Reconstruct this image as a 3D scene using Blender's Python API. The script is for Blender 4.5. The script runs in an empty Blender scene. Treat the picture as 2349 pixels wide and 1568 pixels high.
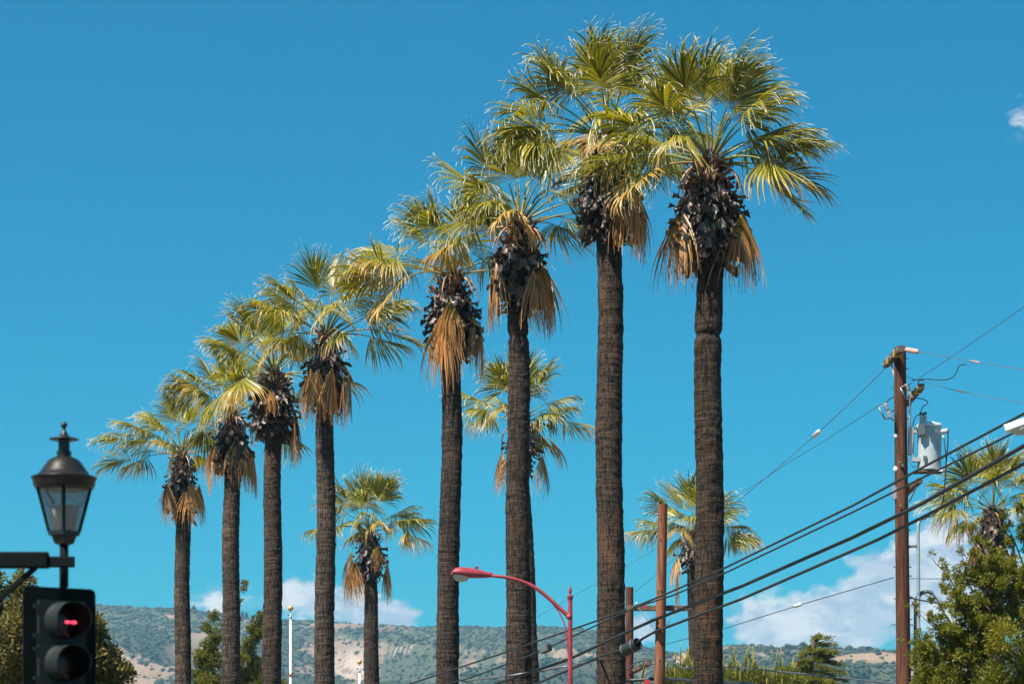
import bpy, math, random
import numpy as np
from mathutils import Vector, Matrix
R = math.radians
rng = np.random.default_rng(7)
random.seed(7)
scene = bpy.context.scene
COL = scene.collection

# ------------------------------------------------------------------ camera
F = 85.0 / 36.0 * 2349.0           # focal length in picture units (frame 2349 x 1568)
HOR, CU, ZC = 1860.0, 1174.5, 1.6  # horizon row, centre column, eye height
cam_d = bpy.data.cameras.new('camera'); cam = bpy.data.objects.new('camera', cam_d); COL.objects.link(cam)
cam.location = (0, 0, ZC); cam.rotation_euler = (R(90), 0, 0)
cam_d.lens = 85; cam_d.sensor_width = 36; cam_d.sensor_fit = 'HORIZONTAL'
cam_d.shift_y = (HOR - 784.0) / 2349.0
cam_d.clip_start = 0.2; cam_d.clip_end = 40000
cam_d.dof.use_dof = True; cam_d.dof.focus_distance = 60; cam_d.dof.aperture_fstop = 2.8
scene.camera = cam

# ------------------------------------------------------------------ light
SUN_EL, SUN_AZ = 57.0, 228.0       # azimuth clockwise from +Y: behind the camera, to its left
SUN_STRENGTH, SKY_STRENGTH, CLOUD_STRENGTH = 5.0, 0.049, 0.46
SKY_TINT = (0.02, 0.82, 1.04)
HAZE_DENSITY = 1.1e-4
sx, sy, sz = (math.sin(R(SUN_AZ)) * math.cos(R(SUN_EL)), math.cos(R(SUN_AZ)) * math.cos(R(SUN_EL)), math.sin(R(SUN_EL)))
sun_d = bpy.data.lights.new('sun', 'SUN'); sun = bpy.data.objects.new('sun', sun_d); COL.objects.link(sun)
sun_d.energy = SUN_STRENGTH; sun_d.angle = R(0.5); sun_d.color = (1.0, 0.93, 0.82)
sun.rotation_euler = Vector((sx, sy, sz)).to_track_quat('Z', 'Y').to_euler()
scene.view_settings.view_transform = 'Standard'; scene.view_settings.look = 'None'
scene.view_settings.gamma = 1.0; scene.view_settings.exposure = 1.12; scene.view_settings.use_curve_mapping = False
scene.render.engine = 'CYCLES'
scene.cycles.use_denoising = True
scene.cycles.max_bounces = 8; scene.cycles.transparent_max_bounces = 24; scene.cycles.volume_bounces = 0

class NT:
    """small helper to wire node trees"""
    def __init__(s, tree): s.t = tree; s.n = tree.nodes; s.l = tree.links; s.n.clear()
    def new(s, typ, **kw):
        nd = s.n.new(typ)
        for k, v in kw.items():
            if k.startswith('i_'): s.put(nd.inputs[k[2:].replace('_', ' ')], v)
            else: setattr(nd, k, v)
        return nd
    def put(s, sock, v):
        if isinstance(v, bpy.types.NodeSocket): s.l.new(v, sock)
        else:
            if sock.type == 'RGBA' and hasattr(v, '__len__') and len(v) == 3: v = (*v, 1)
            sock.default_value = v
    def math(s, op, a, b=0.0, c=None, clamp=False):
        nd = s.n.new('ShaderNodeMath'); nd.operation = op; nd.use_clamp = clamp
        s.put(nd.inputs[0], a); s.put(nd.inputs[1], b)
        if c is not None: s.put(nd.inputs[2], c)
        return nd.outputs[0]
    def mix(s, f, a, b):
        nd = s.n.new('ShaderNodeMix'); nd.data_type = 'RGBA'
        s.put(nd.inputs[0], f); s.put(nd.inputs[6], a); s.put(nd.inputs[7], b)
        return nd.outputs[2]
    def step(s, x, lo, hi):
        nd = s.n.new('ShaderNodeMapRange'); nd.interpolation_type = 'SMOOTHSTEP'
        s.put(nd.inputs[0], x); s.put(nd.inputs[1], lo); s.put(nd.inputs[2], hi)
        return nd.outputs[0]
    def noise(s, vec, scale, detail=4, rough=0.55, lac=2.0):
        nd = s.n.new('ShaderNodeTexNoise'); nd.inputs['Scale'].default_value = scale
        nd.inputs['Detail'].default_value = detail; nd.inputs['Roughness'].default_value = rough
        nd.inputs['Lacunarity'].default_value = lac
        if vec is not None: s.l.new(vec, nd.inputs['Vector'])
        return nd.outputs['Fac']
    def scale(s, vec, xyz, loc=(0, 0, 0)):
        nd = s.n.new('ShaderNodeMapping'); s.l.new(vec, nd.inputs[0])
        nd.inputs['Scale'].default_value = xyz; nd.inputs['Location'].default_value = loc
        return nd.outputs[0]

world = bpy.data.worlds.new('World'); scene.world = world; world.use_nodes = True
w = NT(world.node_tree)
sky = w.new('ShaderNodeTexSky', sky_type='NISHITA', sun_disc=False)
sky.sun_elevation = R(SUN_EL); sky.sun_rotation = R(SUN_AZ); sky.air_density = 1.0; sky.dust_density = 0.4; sky.ozone_density = 2.0
skyc = w.new('ShaderNodeMix', data_type='RGBA', blend_type='MULTIPLY'); skyc.inputs[0].default_value = 1.0
w.put(skyc.inputs[6], sky.outputs[0]); w.put(skyc.inputs[7], SKY_TINT)
bg_sky = w.new('ShaderNodeBackground'); w.put(bg_sky.inputs[0], skyc.outputs[2]); bg_sky.inputs[1].default_value = SKY_STRENGTH
# clouds: real directions (azimuth, elevation), scattered all round the horizon, banked where the photograph has them
gen = w.new('ShaderNodeTexCoord').outputs['Generated']
sep = w.new('ShaderNodeSeparateXYZ'); w.put(sep.inputs[0], gen)
az = w.math('ARCTAN2', sep.outputs[0], sep.outputs[1])
el = w.math('ARCSINE', sep.outputs[2])
cmb = w.new('ShaderNodeCombineXYZ'); w.put(cmb.inputs[0], w.math('MULTIPLY', az, 1.0)); w.put(cmb.inputs[1], w.math('MULTIPLY', el, 1.55))
n1 = w.noise(cmb.outputs[0], 34.0, 12, 0.60)
n3 = w.noise(w.scale(cmb.outputs[0], (1, 1.2, 1), (0.3, 0.1, 5.0)), 30.0, 8, 0.58)
n2 = w.noise(w.scale(cmb.outputs[0], (1, 1, 1), (0.004, -0.007, 0.0)), 34.0, 6, 0.55)
bank = None
def puff(u, v, ru, rv, amp):
    """a bank of cloud around a direction"""
    global bank
    a0 = math.atan((u - CU) / F); c = math.cos(a0); e0 = math.atan((HOR - v) / F * c)
    dx = w.math('DIVIDE', w.math('SUBTRACT', az, a0), ru / F)
    dy = w.math('DIVIDE', w.math('SUBTRACT', el, e0), rv / F)
    q = w.math('ADD', w.math('MULTIPLY', dx, dx), w.math('MULTIPLY', dy, dy))
    g = w.math('MULTIPLY', w.math('POWER', 2.718, w.math('MULTIPLY', q, -1.0)), amp)
    bank = g if bank is None else w.math('ADD', bank, g)
for p in [(520, 1390, 110, 55, .42), (700, 1370, 80, 62, .50), (840, 1400, 110, 62, .52), (930, 1420, 70, 50, .3),
          (2015, 1345, 90, 65, .52), (1900, 1400, 130, 70, .52), (2170, 1240, 85, 75, .48), (2180, 1380, 130, 120, .46), (1760, 1440, 110, 60, .40), (1480, 1440, 60, 45, .42),
          (1840, 1180, 34, 16, .26), (2345, 280, 60, 60, .37), (1960, 1470, 260, 35, .34), (2300, 1300, 130, 120, .34), (300, 1385, 120, 25, .20)]:
    puff(*p)
# outside the picture: broken low cloud of the same kind
far_side = w.step(w.math('ABSOLUTE', az), 0.24, 0.40)
lowband = w.math('SUBTRACT', 1.0, w.step(el, 0.03, 0.15))
bank = w.math('ADD', bank, w.math('MULTIPLY', w.math('MULTIPLY', far_side, lowband), 0.30))
dens = w.math('ADD', w.math('MULTIPLY', w.math('SUBTRACT', n1, 0.5), 2.7), w.math('SUBTRACT', w.math('MULTIPLY', bank, 1.7), 0.48))
cmask = w.math('MULTIPLY', w.step(dens, -0.09, 0.34), w.step(bank, 0.04, 0.16))
shade = w.math('ADD', w.math('MULTIPLY', w.step(w.math('SUBTRACT', n2, n1), -0.04, 0.06), 0.55), w.math('MULTIPLY', w.step(n3, 0.40, 0.60), 0.75), clamp=True)
ccol = w.mix(w.math('MULTIPLY', shade, 0.85), (1.04, 1.02, 1.0), (0.44, 0.56, 0.74))
bg_c = w.new('ShaderNodeBackground'); w.put(bg_c.inputs[0], ccol); bg_c.inputs[1].default_value = CLOUD_STRENGTH
mx = w.new('ShaderNodeMixShader'); w.put(mx.inputs[0], w.math('MULTIPLY', cmask, 0.92)); w.put(mx.inputs[1], bg_sky.outputs[0]); w.put(mx.inputs[2], bg_c.outputs[0])
wo = w.new('ShaderNodeOutputWorld'); w.put(wo.inputs[0], mx.outputs[0])

# ------------------------------------------------------------------ helpers
def P(u, v, d):
    """point at distance d whose direction from the camera is picture position (u, v)"""
    return Vector(((u - CU) * d / F, d, ZC + (HOR - v) * d / F))
def m(px, d): return px * d / F

def tag(o, label=None, cat=None, group=None, kind=None):
    if label: o['label'] = label
    if cat: o['category'] = cat
    if group: o['group'] = group
    if kind: o['kind'] = kind
    return o
def thing(name, base, label, cat, group=None):
    o = bpy.data.objects.new(name, None); COL.objects.link(o)
    o.location = base; o.empty_display_size = 0.3
    return tag(o, label, cat, group)
def link_mesh(name, verts, faces, mat, parent=None, base=(0, 0, 0), smooth=True):
    me = bpy.data.meshes.new(name)
    b = np.asarray(base, float)
    V = np.asarray(verts, float) - b
    me.from_pydata(V.tolist(), [], faces if isinstance(faces, list) else faces.tolist())
    me.polygons.foreach_set('use_smooth', [smooth] * len(me.polygons))
    if mat: me.materials.append(mat)
    me.update()
    o = bpy.data.objects.new(name, me); COL.objects.link(o)
    if parent is not None: o.parent = parent
    return o
def frame_of(t):
    t = Vector(t).normalized()
    a = Vector((0, 0, 1)) if abs(t.z) < 0.95 else Vector((1, 0, 0))
    s = t.cross(a).normalized(); n = s.cross(t).normalized()
    return t, s, n
class MB:
    def __init__(s): s.v = []; s.f = []
    def add(s, vs, fs):
        k = len(s.v); s.v += [tuple(x) for x in vs]; s.f += [tuple(i + k for i in f) for f in fs]; return s
    def tube(s, pts, rad, n=8, caps=True):
        pts = [Vector(p) for p in pts]; N = len(pts)
        if not hasattr(rad, '__len__'): rad = [rad] * N
        vs, fs = [], []; prev = None
        for i, p in enumerate(pts):
            t = (pts[min(i + 1, N - 1)] - pts[max(i - 1, 0)]).normalized()
            if prev is None: _, sd, nn = frame_of(t)
            else:
                sd = (prev - t * prev.dot(t)).normalized(); nn = sd.cross(t).normalized()
            prev = sd
            for k in range(n):
                a = 2 * math.pi * k / n
                vs.append(p + (sd * math.cos(a) + nn * math.sin(a)) * rad[i])
        for i in range(N - 1):
            for k in range(n):
                a, b = i * n + k, i * n + (k + 1) % n
                fs.append((a, b, b + n, a + n))
        if caps:
            fs.append(tuple(range(n))[::-1]); fs.append(tuple((N - 1) * n + k for k in range(n)))
        return s.add(vs, fs)
    def lathe(s, c, prof, n=20, axis=(0, 0, 1), phase=0.0, caps=True):
        """prof: list of (radius, distance along axis)"""
        c = Vector(c); ax = Vector(axis).normalized()
        if abs(ax.z) > 0.999: sd, nn = Vector((1, 0, 0)), Vector((0, 1, 0)) * (1 if ax.z > 0 else -1)
        else: _, sd, nn = frame_of(ax)
        vs, fs = [], []
        for (r, h) in prof:
            for k in range(n):
                a = 2 * math.pi * k / n + phase
                vs.append(c + ax * h + (sd * math.cos(a) + nn * math.sin(a)) * r)
        for i in range(len(prof) - 1):
            for k in range(n):
                a, b = i * n + k, i * n + (k + 1) % n
                fs.append((a, b, b + n, a + n))
        if caps:
            fs.append(tuple(range(n))[::-1]); fs.append(tuple((len(prof) - 1) * n + k for k in range(n)))
        return s.add(vs, fs)
    def box(s, c, X, Y, Z, size, bev=0.0):
        """box centred at c with axes X,Y,Z and full sizes; bev chamfers the eight edges along X"""
        c = Vector(c); X, Y, Z = Vector(X).normalized(), Vector(Y).normalized(), Vector(Z).normalized()
        a, b, h = size[0] / 2, size[1] / 2, size[2] / 2
        if bev <= 0: ring = [(-b, -h), (b, -h), (b, h), (-b, h)]
        else: ring = [(-b + bev, -h), (b - bev, -h), (b, -h + bev), (b, h - bev), (b - bev, h), (-b + bev, h), (-b, h - bev), (-b, -h + bev)]
        n = len(ring)
        vs = [c + X * sg * a + Y * y + Z * z for sg in (-1, 1) for (y, z) in ring]
        fs = [tuple(range(n))[::-1], tuple(range(n, 2 * n))] + [(k, (k + 1) % n, n + (k + 1) % n, n + k) for k in range(n)]
        return s.add(vs, fs)
    def beam(s, p, q, wd, ht, bev=0.0):
        p, q = Vector(p), Vector(q); t, sd, nn = frame_of(q - p)
        return s.box((p + q) / 2, t, sd, nn, ((q - p).length, wd, ht), bev)
    def build(s, name, mat, parent=None, base=(0, 0, 0), smooth=False):
        o = link_mesh(name, s.v, s.f, mat, parent, base, smooth)
        return o
def autosmooth(o, ang=40):
    me = o.data
    try: me.set_sharp_from_angle(angle=R(ang))
    except Exception: pass
    me.polygons.foreach_set('use_smooth', [True] * len(me.polygons)); me.update()
    try: me.set_sharp_from_angle(angle=R(ang))
    except Exception: pass
    return o

def vnoise(x, y, seed=0):
    xi, yi = np.floor(x).astype(np.int64), np.floor(y).astype(np.int64)
    xf, yf = x - xi, y - yi
    def h(a, b):
        n = (a * 374761393 + b * 668265263 + seed * 982451653) & 0xFFFFFFFF
        n = ((n ^ (n >> 13)) * 1274126177) & 0xFFFFFFFF
        return ((n ^ (n >> 16)) & 0xFFFFFF) / float(0xFFFFFF)
    sx_, sy_ = xf * xf * (3 - 2 * xf), yf * yf * (3 - 2 * yf)
    return (h(xi, yi) * (1 - sx_) + h(xi + 1, yi) * sx_) * (1 - sy_) + (h(xi, yi + 1) * (1 - sx_) + h(xi + 1, yi + 1) * sx_) * sy_
def fbm(x, y, octv=4, seed=0, gain=0.5):
    t, a, tot = 0, 1.0, 0
    for k in range(octv):
        t = t + a * vnoise(x * 2 ** k, y * 2 ** k, seed + k * 17); tot += a; a *= gain
    return t / tot

# ------------------------------------------------------------------ materials
def mat(name):
    mt = bpy.data.materials.new(name); mt.use_nodes = True
    return mt, NT(mt.node_tree)
def finish(t, shader, disp=None):
    o = t.new('ShaderNodeOutputMaterial'); t.put(o.inputs[0], shader)
def principled(t, col, rough=0.6, metal=0.0, spec=0.4, normal=None, **kw):
    p = t.new('ShaderNodeBsdfPrincipled')
    t.put(p.inputs['Base Color'], col); t.put(p.inputs['Roughness'], rough); t.put(p.inputs['Metallic'], metal)
    p.inputs['Specular IOR Level'].default_value = spec
    if normal is not None: t.put(p.inputs['Normal'], normal)
    for k, v in kw.items(): t.put(p.inputs[k.replace('_', ' ')], v)
    return p.outputs[0]
def bump(t, h, strength=0.5, dist=0.02):
    b = t.new('ShaderNodeBump'); b.inputs['Strength'].default_value = strength; b.inputs['Distance'].default_value = dist
    t.put(b.inputs['Height'], h); return b.outputs[0]
def simple(name, col, rough=0.5, metal=0.0, spec=0.4, var=0.25, scale=9.0, dirt=None):
    """painted or bare surface with uneven wear"""
    mt, t = mat(name)
    g = t.new('ShaderNodeTexCoord').outputs['Object']
    n = t.noise(g, scale, 6, 0.6)
    f = t.step(n, 0.35, 0.7)
    c2 = dirt or tuple(c * (1 - var) for c in col)
    c = t.mix(f, col, c2)
    r = t.math('ADD', rough - 0.08, t.math('MULTIPLY', n, 0.18))
    finish(t, principled(t, c, r, metal, spec, bump(t, n, 0.15, 0.01)))
    return mt

def leaf_mat(name, green, green2, tip, old, dead, trans=0.32, rough=0.42, spec=0.5):
    mt, t = mat(name)
    at = t.new('ShaderNodeAttribute', attribute_name='t').outputs['Fac']
    ar = t.new('ShaderNodeAttribute', attribute_name='r').outputs['Fac']
    oc = t.new('ShaderNodeObjectInfo').outputs['Color']
    sp = t.new('ShaderNodeSeparateColor'); t.put(sp.inputs[0], oc)
    age = sp.outputs[0]; bri = sp.outputs[1]
    c = t.mix(ar, green, green2)
    c = t.mix(t.step(at, 0.80, 1.0), c, tip)
    rim = t.step(t.math('ADD', age, t.math('MULTIPLY', t.math('SUBTRACT', at, 0.6), 0.55)), 0.25, 0.60)
    rim = t.math('MULTIPLY', rim, t.step(age, 0.04, 0.2))
    c = t.mix(rim, c, old)
    dd = t.step(t.math('ADD', age, t.math('MULTIPLY', t.math('SUBTRACT', at, 0.5), 0.35)), 0.55, 0.85)
    c = t.mix(dd, c, t.mix(t.step(ar, 0.40, 0.95), dead, tuple(x * 0.32 for x in dead)))
    hs = t.new('ShaderNodeHueSaturation'); t.put(hs.inputs['Color'], c); t.put(hs.inputs['Value'], t.math('ADD', 0.75, t.math('MULTIPLY', bri, 0.5)))
    c = hs.outputs[0]
    pr = principled(t, c, rough, 0, spec)
    tr = t.new('ShaderNodeBsdfTranslucent')
    h2 = t.new('ShaderNodeHueSaturation'); t.put(h2.inputs['Color'], c); h2.inputs['Value'].default_value = 1.85; h2.inputs['Saturation'].default_value = 1.1
    t.put(tr.inputs[0], h2.outputs[0])
    mxs = t.new('ShaderNodeMixShader'); mxs.inputs[0].default_value = trans
    t.put(mxs.inputs[1], pr); t.put(mxs.inputs[2], tr.outputs[0])
    finish(t, mxs.outputs[0]); return mt

M = {}
M['frond'] = leaf_mat('palm_frond', (0.034, 0.058, 0.005), (0.360, 0.295, 0.030), (0.80, 0.70, 0.48), (0.46, 0.28, 0.070), (0.58, 0.32, 0.125), 0.30)
def stalk_mat():
    mt, t = mat('palm_stalk')
    at = t.new('ShaderNodeAttribute', attribute_name='t').outputs['Fac']
    sp = t.new('ShaderNodeSeparateColor'); t.put(sp.inputs[0], t.new('ShaderNodeObjectInfo').outputs['Color'])
    c = t.mix(t.step(at, 0.0, 0.35), (0.22, 0.13, 0.05), (0.16, 0.17, 0.035))
    c = t.mix(t.step(sp.outputs[0], 0.3, 0.7), c, (0.42, 0.22, 0.13))
    finish(t, principled(t, c, 0.4, 0, 0.5)); return mt
M['stalk'] = stalk_mat()
def trunk_mat():
    mt, t = mat('palm_trunk')
    uv = t.new('ShaderNodeUVMap', uv_map='UVMap').outputs[0]
    ring = t.noise(t.scale(uv, (1.6, 16, 1)), 1.0, 5, 0.6)
    fine = t.noise(t.scale(uv, (14, 40, 1)), 1.0, 4, 0.65)
    crack = t.noise(t.scale(uv, (11, 1.3, 1), (3, 1, 0)), 1.0, 3, 0.5)
    patch = t.noise(t.scale(uv, (1.3, 0.5, 1), (7, 2, 0)), 1.0, 3, 0.5)
    ck = t.step(t.math('ABSOLUTE', t.math('SUBTRACT', crack, 0.5)), 0.0, 0.035)
    c = t.mix(t.step(ring, 0.38, 0.66), (0.020, 0.013, 0.0095), (0.060, 0.038, 0.025))
    c = t.mix(t.math('MULTIPLY', t.step(fine, 0.50, 0.75), 0.75), c, (0.165, 0.110, 0.074))
    c = t.mix(t.math('MULTIPLY', t.step(patch, 0.52, 0.7), 0.5), c, (0.105, 0.048, 0.024))
    c = t.mix(t.math('MULTIPLY', t.math('SUBTRACT', 1.0, ck), 0.85), c, (0.012, 0.009, 0.008))
    h = t.math('ADD', t.math('MULTIPLY', ring, 0.7), t.math('ADD', t.math('MULTIPLY', fine, 0.4), t.math('MULTIPLY', ck, 0.5)))
    sp = t.new('ShaderNodeSeparateColor'); t.put(sp.inputs[0], t.new('ShaderNodeObjectInfo').outputs['Color'])
    hs = t.new('ShaderNodeHueSaturation'); t.put(hs.inputs['Color'], c); t.put(hs.inputs['Value'], sp.outputs[1]); t.put(hs.inputs['Saturation'], sp.outputs[0])
    finish(t, principled(t, hs.outputs[0], 0.85, 0, 0.2, bump(t, h, 0.9, 0.05))); return mt
M['trunk'] = trunk_mat()
def boot_mat():
    mt, t = mat('palm_leaf_base')
    g = t.new('ShaderNodeTexCoord').outputs['Object']
    sp = t.new('ShaderNodeSeparateColor'); t.put(sp.inputs[0], t.new('ShaderNodeObjectInfo').outputs['Color'])
    n = t.noise(t.scale(g, (30, 30, 5)), 1.0, 4, 0.6)
    c = t.mix(t.step(n, 0.35, 0.65), (0.022, 0.016, 0.013), (0.080, 0.062, 0.052))
    c = t.mix(t.math('MULTIPLY', sp.outputs[1], t.step(n, 0.3, 0.5)), c, (0.36, 0.31, 0.30))  # pale glints painted into the colour, stronger on some leaf bases
    c = t.mix(sp.outputs[0], c, t.mix(n, (0.06, 0.022, 0.014), (0.20, 0.10, 0.06)))
    finish(t, principled(t, c, 0.45, 0, 0.35, bump(t, n, 0.4, 0.01))); return mt
M['boot'] = boot_mat()
M['core'] = simple('palm_core', (0.035, 0.024, 0.018), 0.9, 0, 0.1, 0.5)
def wood_mat(name, a, b, c3):
    mt, t = mat(name)
    g = t.new('ShaderNodeTexCoord').outputs['Object']
    n = t.noise(t.scale(g, (16, 16, 0.9)), 1.0, 6, 0.62)
    n2 = t.noise(t.scale(g, (3, 3, 0.5), (4, 1, 2)), 1.0, 3, 0.5)
    kn = t.new('ShaderNodeTexVoronoi'); t.put(kn.inputs['Vector'], t.scale(g, (5, 5, 1.6))); kn.inputs['Scale'].default_value = 1.0
    c = t.mix(t.step(n, 0.35, 0.65), a, b)
    c = t.mix(t.math('MULTIPLY', t.step(n2, 0.45, 0.7), 0.6), c, c3)
    c = t.mix(t.math('MULTIPLY', t.math('SUBTRACT', 1.0, t.step(kn.outputs['Distance'], 0.06, 0.13)), 0.9), c, (0.02, 0.012, 0.01))
    finish(t, principled(t, c, 0.8, 0, 0.25, bump(t, n, 0.5, 0.015))); return mt
M['pole'] = wood_mat('treated_pole_wood', (0.032, 0.012, 0.008), (0.135, 0.050, 0.026), (0.072, 0.027, 0.016))
M['pole2'] = wood_mat('fresh_pole_wood', (0.085, 0.028, 0.014), (0.29, 0.110, 0.052), (0.16, 0.058, 0.030))
M['arm'] = wood_mat('crossarm_wood', (0.085, 0.062, 0.048), (0.15, 0.105, 0.08), (0.11, 0.075, 0.06))
M['cable'] = simple('cable_black', (0.018, 0.020, 0.022), 0.5, 0, 0.5, 0.3)
M['wire'] = simple('wire_grey', (0.10, 0.115, 0.13), 0.5, 0.3, 0.4, 0.3)
M['wire_light'] = simple('wire_bare', (0.22, 0.22, 0.23), 0.4, 0.5, 0.5, 0.3)
M['grey_paint'] = simple('transformer_paint', (0.36, 0.41, 0.44), 0.42, 0, 0.5, 0.10, 5)
M['dark_grey'] = simple('dark_grey_paint', (0.10, 0.12, 0.125), 0.5, 0, 0.4, 0.2)
M['steel'] = simple('galvanised_steel', (0.42, 0.45, 0.47), 0.42, 0.5, 0.5, 0.2, 14)
M['porcelain'] = simple('grey_porcelain', (0.52, 0.52, 0.54), 0.22, 0, 0.6, 0.10)
M['pink_ins'] = simple('polymer_insulator', (0.55, 0.33, 0.27), 0.4, 0, 0.5, 0.15)
M['white'] = simple('white_paint', (0.78, 0.78, 0.78), 0.45, 0, 0.5, 0.08, 7)
M['yellow'] = simple('yellow_tag', (0.72, 0.50, 0.03), 0.5, 0, 0.4, 0.1)
M['red_paint'] = simple('red_lamp_paint', (0.33, 0.045, 0.058), 0.46, 0, 0.4, 0.40, 4)
M['red_sign'] = simple('red_sign_paint', (0.42, 0.03, 0.03), 0.5)
M['gold'] = simple('gold_ball', (0.72, 0.42, 0.14), 0.30, 0.35, 0.6, 0.1)
M['rust'] = simple('rust_band', (0.45, 0.10, 0.045), 0.7)
M['green_black'] = simple('dark_green_paint', (0.004, 0.007, 0.007), 0.8, 0, 0.10, 0.25)
M['bronze'] = simple('bronze_lantern_paint', (0.030, 0.026, 0.024), 0.36, 0.5, 0.5, 0.25, 8)
M['visor'] = simple('visor_paint', (0.010, 0.015, 0.016), 0.6, 0, 0.3, 0.2)
M['visor_in'] = simple('visor_inside', (0.006, 0.006, 0.007), 0.9, 0, 0.1, 0.2)
M['lens_red'] = simple('red_lens', (0.03, 0.002, 0.004), 0.25, 0, 0.5, 0.2)
M['lens_amber'] = simple('amber_lens', (0.025, 0.008, 0.004), 0.25, 0, 0.5, 0.2)
M['lens_green'] = simple('green_lens', (0.005, 0.05, 0.03), 0.25, 0, 0.5, 0.2)
M['bowl'] = simple('lamp_bowl_glass', (0.50, 0.46, 0.40), 0.18, 0, 0.6, 0.25, 5)
M['bark'] = simple('tree_bark', (0.12, 0.085, 0.06), 0.9, 0, 0.2, 0.5, 12)
def emit(name, col, s):
    mt, t = mat(name); e = t.new('ShaderNodeEmission'); t.put(e.inputs[0], col); e.inputs[1].default_value = s; finish(t, e.outputs[0]); return mt
M['led'] = emit('red_led', (1.0, 0.05, 0.11), 1.3)
def glass_mat():
    mt, t = mat('lantern_glass')
    tr = t.new('ShaderNodeBsdfTransparent'); t.put(tr.inputs[0], (0.86, 0.92, 0.93))
    gl = t.new('ShaderNodeBsdfGlossy'); gl.inputs['Roughness'].default_value = 0.06
    fr = t.new('ShaderNodeFresnel'); fr.inputs[0].default_value = 1.45
    mxs = t.new('ShaderNodeMixShader'); t.put(mxs.inputs[0], t.math('ADD', 0.09, t.math('MULTIPLY', fr.outputs[0], 0.7)))
    t.put(mxs.inputs[1], tr.outputs[0]); t.put(mxs.inputs[2], gl.outputs[0]); finish(t, mxs.outputs[0]); return mt
M['glass'] = glass_mat()
def frosted_mat():
    mt, t = mat('frosted_glass')
    d = t.new('ShaderNodeBsdfTranslucent'); t.put(d.inputs[0], (0.55, 0.55, 0.55))
    p = principled(t, (0.36, 0.36, 0.36), 0.35, 0, 0.5)
    mxs = t.new('ShaderNodeMixShader'); mxs.inputs[0].default_value = 0.4; t.put(mxs.inputs[1], p); t.put(mxs.inputs[2], d.outputs[0])
    finish(t, mxs.outputs[0]); return mt
M['frost'] = frosted_mat()
M['leaf_olive'] = leaf_mat('olive_leaf', (0.060, 0.068, 0.020), (0.190, 0.145, 0.042), (0.16, 0.12, 0.05), (0.16, 0.10, 0.03), (0.2, 0.12, 0.05), 0.25, 0.55, 0.3)
M['leaf_oak'] = leaf_mat('glossy_leaf', (0.040, 0.066, 0.009), (0.230, 0.205, 0.020), (0.10, 0.10, 0.02), (0.16, 0.10, 0.03), (0.2, 0.12, 0.05), 0.28, 0.5, 0.3)
M['leaf_conifer'] = leaf_mat('juniper_leaf', (0.040, 0.060, 0.010), (0.180, 0.165, 0.022), (0.22, 0.20, 0.03), (0.16, 0.10, 0.03), (0.2, 0.12, 0.05), 0.22, 0.6, 0.2)
M['leaf_cedar'] = leaf_mat('cedar_leaf', (0.060, 0.085, 0.018), (0.25, 0.235, 0.04), (0.16, 0.16, 0.04), (0.16, 0.10, 0.03), (0.2, 0.12, 0.05), 0.22, 0.6, 0.2)
M['leaf_pine'] = leaf_mat('pine_needle', (0.060, 0.090, 0.014), (0.230, 0.215, 0.035), (0.34, 0.22, 0.08), (0.16, 0.10, 0.03), (0.2, 0.12, 0.05), 0.25, 0.6, 0.2)
M['leaf_hill'] = leaf_mat('chaparral_leaf', (0.030, 0.048, 0.034), (0.062, 0.078, 0.046), (0.07, 0.08, 0.04), (0.16, 0.10, 0.03), (0.2, 0.12, 0.05), 0.1, 0.8, 0.1)
def ground_mat():
    mt, t = mat('ground_soil')
    g = t.new('ShaderNodeTexCoord').outputs['Object']
    n = t.noise(g, 0.15, 8, 0.6); n2 = t.noise(g, 3.0, 5, 0.6)
    c = t.mix(n, (0.09, 0.085, 0.075), (0.16, 0.13, 0.09)); c = t.mix(t.math('MULTIPLY', n2, 0.4), c, (0.07, 0.08, 0.04))
    finish(t, principled(t, c, 0.9, 0, 0.2, bump(t, n2, 0.4, 0.02))); return mt
def hill_mat():
    mt, t = mat('hillside')
    g = t.new('ShaderNodeTexCoord').outputs['Object']
    veg = t.new('ShaderNodeAttribute', attribute_name='veg').outputs['Fac']
    rock = t.new('ShaderNodeAttribute', attribute_name='rock').outputs['Fac']
    gold = t.new('ShaderNodeAttribute', attribute_name='gold').outputs['Fac']
    n = t.noise(g, 0.06, 8, 0.65); n2 = t.noise(t.scale(g, (1, 1, 1), (50, 9, 0)), 0.012, 6, 0.6)
    n3 = t.noise(g, 0.30, 5, 0.7)
    soil = t.mix(t.step(n2, 0.35, 0.65), (0.17, 0.115, 0.085), (0.25, 0.18, 0.13))
    soil = t.mix(t.math('MULTIPLY', t.step(n, 0.45, 0.65), 0.55), soil, (0.17, 0.14, 0.075))
    soil = t.mix(t.math('MULTIPLY', rock, t.step(n, 0.35, 0.55)), soil, (0.38, 0.30, 0.25))
    soil = t.mix(gold, soil, t.mix(n3, (0.30, 0.20, 0.13), (0.23, 0.165, 0.10)))
    vg = t.mix(t.step(n3, 0.3, 0.7), (0.032, 0.050, 0.034), (0.070, 0.084, 0.048))
    f = t.step(t.math('ADD', veg, t.math('MULTIPLY', t.math('SUBTRACT', n, 0.5), 1.1)), 0.42, 0.58)
    f = t.math('MULTIPLY', f, t.math('ADD', 0.55, t.math('MULTIPLY', t.step(n3, 0.35, 0.55), 0.45)))
    c = t.mix(f, soil, vg)
    finish(t, principled(t, c, 0.95, 0, 0.1, bump(t, t.math('ADD', n, t.math('MULTIPLY', n3, 0.4)), 0.7, 3.0))); return mt

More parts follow.
